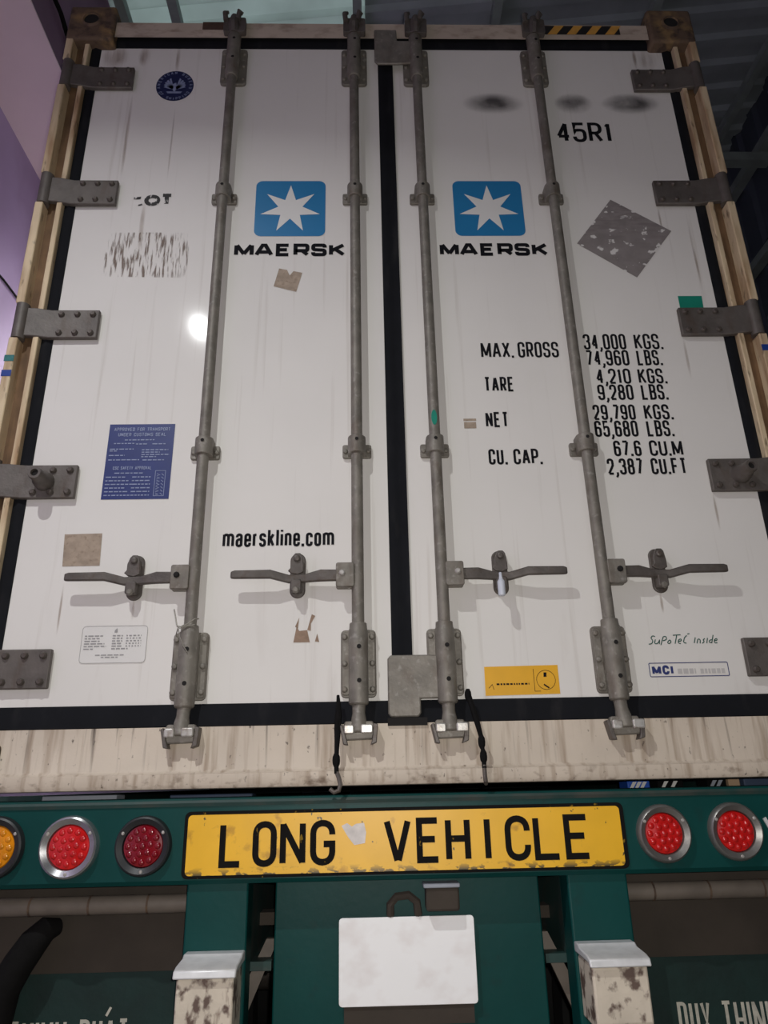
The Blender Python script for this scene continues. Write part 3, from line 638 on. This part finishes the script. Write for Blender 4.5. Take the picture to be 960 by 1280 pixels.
quad(bm, [(-0.262, 0.410), (-0.250, 0.455), (-0.240, 0.450), (-0.252, 0.428), (-0.252, 0.408)], E1); quad(bm, [(-0.240, 0.378), (-0.234, 0.400), (-0.228, 0.376)], E1)
print_(DL, 'torn_patch', bm, 'torn_adhesive', 'torn brown sticker remains')
# right leaf
def txt(s, x0, x1, z0, z1, t=0.0076): text(bm, s, x0, x1, z0, z1-z0, t, E1, gap=t*0.55)
bm = B(); txt('45R1', 0.635, 0.846, 2.220, 2.318, 0.014); print_(DR, 'type_code_lettering', bm, 'print_black', 'black type code 45R1')
for a, b in ((0.29, 0.53), (0.64, 0.79), (0.82, 1.05)):
    bm = B(); quad(bm, [(a, 2.47), (b, 2.47), (b, 2.36), (a, 2.36)], E1); print_(DR, 'illegible_number', bm, 'number_smear', 'blurred illegible dark number')
bm = B(); txt('MAX.', 0.287, 0.394, 1.291, 1.351); print_(DR, 'weight_lettering', bm, 'print_black', 'black lettering MAX.')
bm = B(); txt('GROSS', 0.408, 0.542, 1.291, 1.351); print_(DR, 'weight_lettering', bm, 'print_black', 'black lettering GROSS')
bm = B(); txt('TARE', 0.289, 0.385, 1.166, 1.220); print_(DR, 'weight_lettering', bm, 'print_black', 'black lettering TARE')
bm = B(); txt('NET', 0.285, 0.357, 1.039, 1.093); print_(DR, 'weight_lettering', bm, 'print_black', 'black lettering NET')
bm = B(); txt('CU.', 0.285, 0.343, 0.911, 0.964); print_(DR, 'weight_lettering', bm, 'print_black', 'black lettering CU.')
bm = B(); txt('CAP.', 0.362, 0.451, 0.911, 0.964); print_(DR, 'weight_lettering', bm, 'print_black', 'black lettering CAP.')
for s1, s2, x0, xm, xn, x1, z1, z0 in (('34,000', 'KGS.', 0.627, 0.768, 0.796, 0.890, 1.380, 1.320), ('74,960', 'LBS.', 0.628, 0.770, 0.796, 0.879, 1.318, 1.259),
        ('4,210', 'KGS.', 0.653, 0.766, 0.790, 0.883, 1.248, 1.191), ('9,280', 'LBS.', 0.651, 0.766, 0.792, 0.877, 1.189, 1.132), ('29,790', 'KGS.', 0.627, 0.762, 0.790, 0.882, 1.116, 1.061),
        ('65,680', 'LBS.', 0.625, 0.762, 0.790, 0.875, 1.059, 1.002), ('67.6', 'CU.M', 0.676, 0.762, 0.788, 0.892, 0.989, 0.935), ('2,387', 'CU.FT', 0.648, 0.758, 0.784, 0.895, 0.928, 0.873)):
    bm = B(); txt(s1, x0, xm, z0, z1); print_(DR, 'weight_figures', bm, 'print_black', 'black figures ' + s1)
    bm = B(); txt(s2, xn, x1, z0, z1); print_(DR, 'weight_unit', bm, 'print_black', 'black unit ' + s2)
bm = B(); quad(bm, [(0.796, 1.947), (0.994, 1.806), (0.843, 1.607), (0.652, 1.751)], E1); print_(DR, 'diamond_patch', bm, 'sticker_residue', 'grey diamond left by a removed placard')
bm = B(); quad(bm, [(0.971, 1.530), (1.053, 1.530), (1.051, 1.480), (0.971, 1.480)], E1); print_(DR, 'green_sticker', bm, 'sticker_green', 'small green rectangular sticker')
bm = B(); quad(bm, [(0.215, 1.070), (0.255, 1.070), (0.255, 1.062), (0.215, 1.062)], E1); quad(bm, [(0.216, 1.058), (0.254, 1.058), (0.254, 1.036), (0.216, 1.036)], E1); print_(DR, 'tape_patch', bm, 'tape_tan', 'tiny tan tape remains')
bm = B(); quad(bm, [(0.227, 0.300), (0.431, 0.302), (0.431, 0.224), (0.226, 0.222)], E1); print_(DR, 'yellow_sticker', bm, 'sticker_yellow', 'yellow warning sticker')
bm = B(); dashes(bm, 0.258, 0.348, 0.250, 0.0045, E2, 0.003, 0.008, 0.003)
stroke(bm, [(0.395+0.026*math.cos(2*PI*k/20), 0.262+0.026*math.sin(2*PI*k/20)) for k in range(20)], 0.0012, E2, True)
stroke(bm, [(0.362, 0.292), (0.362, 0.232), (0.378, 0.232)], 0.0012, E2); stroke(bm, [(0.388, 0.250), (0.402, 0.240)], 0.004, E2); quad(bm, [(0.390, 0.282), (0.398, 0.282), (0.397, 0.270), (0.389, 0.270)], E2)
stroke(bm, [(0.236, 0.242), (0.246, 0.252), (0.250, 0.238)], 0.0012, E2)
print_(DR, 'sticker_print', bm, 'print_black')
bm = B(); stroke(bm, [(a, b) for a, b in rrect(0.686, 0.907, 0.265, 0.302, 0.003, 2)], 0.0022, E1, True); text(bm, 'MCI', 0.693, 0.752, 0.270, 0.026, 0.0068, E1, gap=0.004); print_(DR, 'maker_label', bm, 'print_navy', 'outlined label with navy letters MCI')
bm = B(); dashes(bm, 0.764, 0.815, 0.272, 0.014, E1, 0.008, 0.014); dashes(bm, 0.828, 0.898, 0.272, 0.013, E1, 0.006, 0.012); print_(DR, 'faded_print', bm, 'print_faint')
bm = B(); sl_ = lambda a, b: (a+0.30*b, 0.352+b)                    # hand-lettered script
hand = [[(0.712, .024), (0.704, .027), (0.700, .020), (0.708, .013), (0.706, .004), (0.697, .003)], [(0.714, .016), (0.713, .005), (0.719, .003), (0.725, .008), (0.726, .016), (0.727, .003)],
        [(0.732, 0), (0.735, .024), (0.744, .024), (0.746, .015), (0.736, .012)], [(0.756, .014), (0.750, .010), (0.751, .004), (0.758, .004), (0.760, .011), (0.755, .014)],
        [(0.762, .027), (0.784, .028)], [(0.773, .027), (0.772, .003)], [(0.780, .009), (0.789, .011), (0.787, .017), (0.780, .014), (0.780, .005), (0.788, .003)], [(0.802, .026), (0.796, .020), (0.795, .006), (0.804, .004)], [(0.803, .030), (0.809, .031)],
        [(0.826, .004), (0.827, .020)], [(0.834, .003), (0.835, .016), (0.842, .014), (0.843, .003)], [(0.855, .016), (0.849, .013), (0.855, .008), (0.849, .003)], [(0.862, .003), (0.862, .018)],
        [(0.877, .026), (0.876, .003)], [(0.875, .013), (0.868, .011), (0.869, .004), (0.876, .005)], [(0.882, .009), (0.891, .011), (0.888, .017), (0.882, .012), (0.884, .003), (0.892, .004)]]
for pth in hand: stroke(bm, [sl_(a-0.3*0.012, b) + ((0.004,) if 0 < i < len(pth)-1 else ()) for i, (a, b) in enumerate(pth)], 0.0026, E1)
print_(DR, 'script_lettering', bm, 'print_dark_green', 'dark green hand lettering')
bm = B(); bm.faces.new([bm.verts.new((XI-0.001+0.009*math.cos(2*PI*k/16), RY-0.0180, 1.048+0.026*math.sin(2*PI*k/16))) for k in range(16)]); part('green_tag', bm, 'sticker_green', ct, smooth=0, label='small oval green sticker on the rod')
for d, x, z0, z1, wd in ((DL, -0.955, 2.03, 2.47, 0.016), (DL, -1.040, 2.590, 2.712, 0.110), (DL, -0.93, 2.60, 2.712, 0.050), (DL, -0.80, 2.56, 2.712, 0.020), (DR, 1.035, 2.590, 2.712, 0.080), (DR, 0.985, 2.60, 2.712, 0.020),
        (DR, 0.962, 1.80, 1.92, 0.010), (DR, 0.962, 1.20, 1.37, 0.012), (DR, 0.960, 0.68, 0.815, 0.010), (DR, 1.06, 1.52, 1.90, 0.012), (DL, -0.955, 0.40, 0.56, 0.008), (DL, -0.752, 0.44, 0.505, 0.010), (DR, 0.750, 0.44, 0.505, 0.010), (DR, 0.578, 0.42, 0.57, 0.012), (DL, -0.86, 1.70, 1.95, 0.020), (DL, -0.79, 2.02, 2.40, 0.008)):
    bm = B(); quad(bm, [(x-wd/2, z0), (x+wd/2, z0), (x+wd/2, z1), (x-wd/2, z1)], -0.0007); print_(d, 'rust_streak', bm, 'rust_streak')
# header markings
bm = B(); quad(bm, [(0.626, 2.797), (0.932, 2.797), (0.932, 2.748), (0.626, 2.748)], -0.0312); part('hazard_strip', bm, 'hazard_black', header, smooth=0, label='black and amber hazard strip')
for k in range(4):
    bm = B(); a = 0.642+0.076*k; quad(bm, [(a, 2.748), (a+0.036, 2.748), (a+0.070, 2.797), (a+0.034, 2.797)], -0.0318); part('hazard_stripe', bm, 'hazard_yellow', header, smooth=0)
bm = B(); quad(bm, [(-0.708, 2.807), (-0.624, 2.807), (-0.624, 2.764), (-0.708, 2.764)], -0.0312); part('brown_label', bm, 'brown_label', header, smooth=0)

# ------------------------------------------------------------------ loose things on the door
bm = B(); sx, sz = 0.284, 0.0
sweep(bm, [(0.282, -0.056, 0.552), (0.281, -0.062, 0.541), (0.281, -0.062, 0.532)], [0.004, 0.0045, 0.006], 10)
sweep(bm, [(0.281, -0.062, 0.534), (0.281, -0.062, 0.526), (0.281, -0.062, 0.490), (0.281, -0.062, 0.486)], [0.005, 0.0105, 0.0105, 0.009], 14)
tag(part('bolt_seal', bm, 'seal_plastic'), 'pale plastic bolt seal hanging from the inner right door handle', 'seal')
bm = B()
sweep(bm, [(-0.623, -0.052, 0.463), (-0.616, -0.056, 0.440), (-0.610, -0.062, 0.418), (-0.600, -0.064, 0.408), (-0.580, -0.066, 0.420), (-0.562, -0.062, 0.434), (-0.556, -0.045, 0.437)], 0.0016, 6)
sweep(bm, [(-0.610, -0.060, 0.414), (-0.588, -0.065, 0.412), (-0.562, -0.060, 0.418)], 0.0014, 6)
sweep(bm, [(-0.606, -0.062, 0.412), (-0.598, -0.067, 0.385), (-0.588, -0.067, 0.362), (-0.576, -0.066, 0.344)], 0.0014, 6)
sweep(bm, [(-0.606, -0.060, 0.410), (-0.612, -0.050, 0.396), (-0.612, -0.040, 0.388)], 0.0014, 6)
tag(part('wire_tie', bm, 'wire_steel'), 'twisted thin wire tied round the outer left lock rod', 'wire')
def bungee(label, pts, rads, hook, beads):
    t = thing('bungee_cord', label, 'cord', pts[-1], 'bungee cords hanging over the sill')
    b_ = B(); sweep(b_, pts, rads, 8); part('cord', b_, 'cord_black', t)
    b_ = B(); sweep(b_, hook, 0.0055, 8); part('hook', b_, 'bare_steel', t)
    for c, r_ in beads:
        b_ = B(); sweep(b_, [(c[0], c[1], c[2]+r_*1.8), (c[0], c[1], c[2]+r_*0.9), c, (c[0], c[1], c[2]-r_*0.9), (c[0], c[1], c[2]-r_*1.8)], [r_*0.5, r_*0.92, r_, r_*0.92, r_*0.5], 10); part('knot', b_, 'cord_black', t)
bungee('black elastic cord with open hook hanging left of the centre', [(-0.174, -0.034, 0.226), (-0.172, -0.048, 0.200), (-0.172, -0.056, 0.172), (-0.174, -0.058, 0.140), (-0.175, -0.060, 0.110), (-0.176, -0.062, 0.085), (-0.177, -0.064, 0.055), (-0.176, -0.066, 0.030)],
       [0.004, 0.006, 0.009, 0.009, 0.007, 0.006, 0.006, 0.006], [(-0.176, -0.066, 0.034), (-0.170, -0.070, 0.020), (-0.166, -0.072, 0.004), (-0.170, -0.074, -0.010), (-0.182, -0.074, -0.014), (-0.192, -0.072, -0.006)], [((-0.177, -0.064, 0.062), 0.010)])
bungee('black elastic cord with knots hanging right of the centre', [(0.174, -0.026, 0.232), (0.172, -0.042, 0.228), (0.174, -0.046, 0.215), (0.180, -0.052, 0.190), (0.186, -0.056, 0.165), (0.192, -0.058, 0.140), (0.197, -0.060, 0.115), (0.199, -0.062, 0.090), (0.200, -0.064, 0.060), (0.200, -0.066, 0.036)],
       [0.003, 0.005, 0.008, 0.007, 0.008, 0.007, 0.006, 0.005, 0.006, 0.006], [(0.200, -0.066, 0.044), (0.200, -0.067, 0.020), (0.201, -0.066, 0.006), (0.203, -0.055, -0.001)], [((0.172, -0.046, 0.220), 0.009), ((0.198, -0.061, 0.100), 0.0095), ((0.200, -0.064, 0.064), 0.0095)])

# ================================================================== the trailer
tr = thing('trailer_chassis', 'green semi-trailer chassis with tail lamps under the white container', 'trailer', (0, 1.2, -G))
bm = B(); prof_x(bm, [(-0.020, -0.020), (-0.040, -0.022), (-0.050, -0.034), (-0.050, -0.206), (-0.042, -0.216), (0.05, -0.216), (0.05, -0.200), (-0.034, -0.196), (-0.034, -0.040), (0.05, -0.036), (0.05, -0.020)], -1.24, 1.24)
beam = part('rear_beam', bm, 'trailer_green', tr, smooth=0)
bm = B(); prof_x(bm, [(-0.053, -0.026), (-0.056, -0.032), (-0.053, -0.040), (-0.048, -0.040), (-0.048, -0.026)], -1.24, 1.24); part('beam_lip', bm, 'trailer_green_dusty', beam, smooth=0)
for s in (-1, 1):
    x0, x1 = sorted((s*0.34, s*0.46)); bm = B()
    box(bm, x0, x1, 0.05, 10.5, -0.06, -0.04); box(bm, x0, x1, 0.05, 10.5, -0.42, -0.40); xm = (x0+x1)/2; box(bm, xm-0.008, xm+0.008, 0.05, 10.5, -0.40, -0.06)
    part('frame_rail', bm, 'trailer_green_dusty', tr, smooth=0)
    x0, x1 = sorted((s*0.391, s*0.540)); bm = B(); box(bm, x0, x1, -0.036, 0.05, -0.95, -0.200); part('underrun_post', bm, 'trailer_green', tr, bev=0.005)
for s in (-1, 1):
    x0, x1 = sorted((s*1.12, s*1.26)); bm = B(); box(bm, x0, x1, 0.46, 10.0, -0.20, -0.010); part('side_rail', bm, 'trailer_green_dusty', tr, smooth=0)
for yy, zt in ((0.35, -0.028), (3.2, -0.006), (6.2, -0.006), (9.6, -0.006)):
    bm = B(); box(bm, -1.2, 1.2, yy, yy+0.10, zt-0.034, zt); part('cross_member', bm, 'trailer_green_dusty', tr, smooth=0)
bm = B(); box(bm, -1.20, 1.20, -0.03, 0.06, -0.95, -0.83); part('underrun_bar', bm, 'trailer_green', tr, bev=0.01)
bm = B(); box(bm, -0.332, 0.332, 0.025, 0.045, -0.80, -0.200); part('centre_panel', bm, 'trailer_green', tr, bev=0.004)
bm = B(); box(bm, -0.40, 0.40, 0.20, 0.26, -0.345, -0.315); part('inner_brace', bm, 'flap_dusty', tr, smooth=0)
for s in (-1, 1):
    bm = B(); plate(bm, [(s*0.33, -0.36), (s*0.36, -0.36), (s*0.46, -0.56), (s*0.42, -0.56)], 0.10, 0.12); part('diagonal_brace', bm, 'tube_grey', tr, smooth=0)
# sign
YS = -0.056
bm = B(); plate(bm, rrect(-0.552, 0.545, -0.203, -0.052, 0.014, 4), YS, -0.050); sg_ = part('long_vehicle_sign', bm, 'sign_black', tr, bev=0.001, label='yellow LONG VEHICLE sign with black border')
bm = B(); plate(bm, rrect(-0.543, 0.534, -0.196, -0.060, 0.010, 4), YS-0.0012, YS); part('sign_face', bm, 'sign_yellow', sg_, smooth=0)
YL = YS-0.0022
for ch, a, b in (('L', -0.463, -0.405), ('O', -0.382, -0.323), ('N', -0.315, -0.252), ('G', -0.241, -0.179), ('V', -0.059, 0.008), ('E', 0.021, 0.081), ('H', 0.093, 0.155), ('I', 0.190, 0.205), ('C', 0.241, 0.304), ('L', 0.312, 0.380), ('E', 0.389, 0.454)):
    bm = B(); glyph(bm, ch, a, -0.180, 0 if ch == 'I' else b-a, 0.103, 0.0150, YL); part('sign_letter', bm, 'sign_black', sg_, smooth=0)
bm = B(); quad(bm, [(-0.164, -0.092), (-0.150, -0.086), (-0.138, -0.094), (-0.128, -0.088), (-0.108, -0.086), (-0.103, -0.108), (-0.106, -0.132), (-0.132, -0.136), (-0.146, -0.120)], YS-0.002); part('worn_patch', bm, 'worn_white', sg_, smooth=0)
# tail lamps
def lamp(x, z, bez, lens, label, R=0.072):
    b_ = B()
    lathe_y(b_, x, z, [(R, -0.050), (R, -0.058), (R*0.96, -0.066), (R*0.90, -0.069), (R*0.72, -0.062), (R*0.70, -0.052)], 36)
    l = part('tail_lamp', b_, bez, tr, smooth=35, label=label)
    b_ = B(); r_ = R*0.70
    lathe_y(b_, x, z, [(r_, -0.054), (r_*0.96, -0.058), (r_*0.7, -0.0605), (0, -0.062)], 30)
    for rr2, n, a0 in ((0, 1, 0), (0.38, 6, 0.2), (0.74, 12, 0.0)):
        for k in range(n):
            a = a0+2*PI*k/n; px, pz = x+r_*rr2*math.cos(a), z+r_*rr2*math.sin(a); q = 0.0092
            yb = -0.0600+0.002*rr2; lathe_y(b_, px, pz, [(q, yb+0.002), (q*0.85, yb-0.002), (q*0.5, yb-0.0042), (0, yb-0.005)], 8)
    part('lens', b_, lens, l, smooth=50)
    for a in (0.55, 2.6, 4.75):
        b_ = B(); bolt(b_, x+R*0.83*math.cos(a), z+R*0.83*math.sin(a), -0.066, 0.0045, 0.003); part('screw', b_, 'galvanised_bright', l)
lamp(-1.010, -0.124, 'black_plastic', 'lens_amber', 'amber lamp in black bezel at the far left')
lamp(-0.829, -0.126, 'chrome', 'lens_red', 'bright red lamp in chrome bezel')
lamp(-0.649, -0.127, 'black_plastic', 'lens_dark_red', 'dark red lamp in black bezel', 0.069)
lamp(0.640, -0.126, 'dull_chrome', 'lens_red', 'red lamp in dull bezel next to the sign', 0.068)
lamp(0.821, -0.125, 'dull_chrome', 'lens_red', 'red lamp in dull bezel further right', 0.068)
lamp(1.005, -0.124, 'dull_chrome', 'lens_amber', 'amber lamp beyond the red ones', 0.068)
bm = B(); plate(bm, [(0.898, -0.098), (0.906, -0.094), (0.930, -0.150), (0.922, -0.152)], -0.054, -0.050); part('white_strip', bm, 'white_metal', beam, smooth=0)
# bumper blocks
for s in (-1, 1):
    x0, x1 = sorted((s*0.392, s*0.530)); bm = B()
    prof_x(bm, [(-0.036, -0.385), (-0.140, -0.385), (-0.152, -0.390), (-0.152, -0.500), (-0.140, -0.512), (-0.036, -0.512)], x0+0.006, x1-0.006); blk = part('bumper_block', bm, 'rusty_white', tr, bev=0.005)
    bm = B(); prof_x(bm, [(-0.036, -0.358), (-0.070, -0.358), (-0.080, -0.364), (-0.140, -0.368), (-0.160, -0.373), (-0.166, -0.388), (-0.158, -0.389), (-0.150, -0.382), (-0.036, -0.380)], x0, x1); part('block_cap', bm, 'white_metal', blk, bev=0.003)
# number plate
bm = B(); plate(bm, rrect(-0.172, 0.160, -0.490, -0.304, 0.008, 3), 0.004, 0.010); np_ = part('number_plate', bm, 'plate_white', tr, bev=0.001, label='blank white number plate')
bm = B(); box(bm, -0.16, 0.15, 0.010, 0.026, -0.53, -0.31); part('plate_bracket', bm, 'flap_dusty', tr, smooth=0)
bm = B(); box(bm, 0.042, 0.124, -0.028, 0.026, -0.290, -0.236); pl_ = part('plate_lamp', bm, 'flap_dusty', tr, bev=0.006)
bm = B(); box(bm, 0.036, 0.126, -0.034, 0.024, -0.238, -0.228); part('lamp_cover', bm, 'board_pale', pl_, bev=0.003)
bm = B(); sweep(bm, [(-0.045, 0.010, -0.300), (-0.045, -0.002, -0.275), (-0.030, -0.006, -0.258), (0.0, -0.006, -0.255), (0.020, -0.004, -0.270), (0.024, 0.008, -0.300)], 0.010, 8); part('plate_hook', bm, 'flap_dusty', tr)
# mud flaps with roller tubes
for s in (-1, 1):
    x0, x1 = sorted((s*0.545, s*1.24))
    bm = B(); box(bm, x0, x1, 0.10, 0.112, -0.424, -0.20); fl = part('mud_flap', bm, 'flap_dusty', tr, smooth=0, label='dark mud flap')
    bm = B(); box(bm, x0, x1, 0.099, 0.112, -0.95, -0.424); part('flap_sheet', bm, 'flap_green', fl, smooth=0)
    xa = -1.090 if s < 0 else 0.668
    for wd, a, b in (('DUY', 0, 0.082), ('THINH', 0.110, 0.250), ('PHAT', 0.282, 0.400)):
        bm = B(); text(bm, wd, xa+a, xa+b, -0.606, 0.084, 0.0080, 0.0975, gap=0.0055)
        if wd == 'PHAT': stroke(bm, [(xa+0.344, -0.516), (xa+0.354, -0.498)], 0.006, 0.0975)
        part('flap_lettering', bm, 'flap_print', fl, smooth=0, label='pale lettering ' + wd)
    bm = B(); cyl(bm, (x0, 0.062, -0.269), (x1, 0.062, -0.269), 0.0215, n=18); tb = part('roller_tube', bm, 'tube_grey', tr)
    for xs in ((-0.655, -0.801, -0.948, -1.095) if s < 0 else (0.632, 0.777, 0.918, 1.06)):
        bm = B(); cyl(bm, (xs-0.0025, 0.062, -0.269), (xs+0.0025, 0.062, -0.269), 0.0225, n=18); part('clip_ring', bm, 'rusty_casting', tb)
bm = B(); sweep(bm, [(-0.885, 0.085, -0.318), (-0.902, 0.060, -0.318), (-0.925, 0.045, -0.345), (-0.955, 0.045, -0.390), (-0.985, 0.05, -0.445), (-1.000, 0.055, -0.52), (-1.005, 0.06, -0.66)], [0.020, 0.030, 0.036, 0.038, 0.040, 0.042, 0.044], 14); part('bent_dark_tube', bm, 'cord_black', tr, label='thick black curved shape in front of the left flap')  # dark curved shape, modelled as a bent tapering tube
bm = B(); plate(bm, [(-1.06, -0.222), (-1.018, -0.222), (-1.032, -0.238), (-1.06, -0.244)], 0.030, 0.034); part('white_tag', bm, 'white_metal', tr, smooth=0)
# axles and wheels behind the flaps
for yy in (0.80, 2.05):
    bm = B(); cyl(bm, (-1.0, yy, -G+0.46), (1.0, yy, -G+0.46), 0.07, n=14); part('axle', bm, 'bare_steel', tr)
    for s in (-1, 1):
        bm = B(); n = 28; pr = [(0.28, 0.60), (0.42, 0.60), (0.455, 0.63), (0.46, 0.70), (0.46, 1.02), (0.455, 1.10), (0.42, 1.13), (0.28, 1.13), (0.20, 1.08), (0.0, 1.08)]
        rings = []
        for rr2, xx in pr:
            if rr2 == 0: rings.append([bm.verts.new((s*xx, yy, -G+0.46))])
            else: rings.append([bm.verts.new((s*xx, yy+rr2*math.cos(2*PI*k/n), -G+0.46+rr2*math.sin(2*PI*k/n))) for k in range(n)])
        for a, b in zip(rings, rings[1:]):
            for k in range(n):
                if len(b) == 1: bm.faces.new((a[k], a[(k+1) % n], b[0]))
                else: bm.faces.new((a[k], a[(k+1) % n], b[(k+1) % n], b[k]))
        part('wheel', bm, 'tyre', tr, smooth=40)
for s in (-1, 1):
    bm = B(); x0, x1 = sorted((s*0.55, s*0.75)); box(bm, x0, x1, 9.0, 9.2, -G, -0.05); part('landing_gear', bm, 'trailer_green_dusty', tr, smooth=0)
# odds and ends lying on the cross member, glimpsed under the sill
def bundle(label, cat, name, x0, x1, m, stripes=0, h=0.024, sm='print_white'):
    z0 = -0.0275; t = thing(name, label, cat, ((x0+x1)/2, 0.40, z0))
    b_ = B(); box(b_, x0, x1, 0.36, 0.44, z0, z0+h); part('body', b_, m, t, bev=0.003)
    for k in range(stripes):
        b_ = B(); a = x0+(x1-x0-0.022)*(k+0.3)/stripes; plate(b_, [(a, z0+0.002), (a+0.010, z0+0.002), (a+0.024, z0+h-0.003), (a+0.012, z0+h-0.003)], 0.357, 0.360); part('stripe', b_, sm, t, smooth=0)
bundle('folded blue and white striped tarpaulin glimpsed under the right sill', 'tarpaulin', 'folded_tarpaulin', 0.705, 0.775, 'tarp_blue', 3)
bundle('black and white bundle glimpsed under the sill beside the striped tarpaulin', 'bundle', 'cloth_bundle', 0.80, 0.88, 'cord_black', 2)
bundle('grey and black bundle glimpsed under the sill left of the small tan block', 'bundle', 'cloth_bundle', 0.955, 1.015, 'cord_black', 2, 0.024, 'board_pale')
bundle('small tan block glimpsed under the sill at the far right', 'block', 'wood_block', 1.022, 1.058, 'carton_tan')
bundle('flat slate blue board glimpsed under the right end of the sill', 'board', 'flat_board', 1.070, 1.170, 'board_slate')
bundle('flat pale grey board glimpsed under the left end of the sill', 'board', 'flat_board', -1.085, -0.86, 'board_pale', 0, 0.016)
bundle('flat slate grey board glimpsed under the sill right of the pale board', 'board', 'flat_board', -0.70, -0.45, 'board_slate', 0, 0.012)

# ------------------------------------------------------------------ everything was laid out from the container's underside: lift it to the yard floor
for o in list(C.objects):
    if o.parent is None and o.type not in ('CAMERA', 'LIGHT'): o.location.z += G
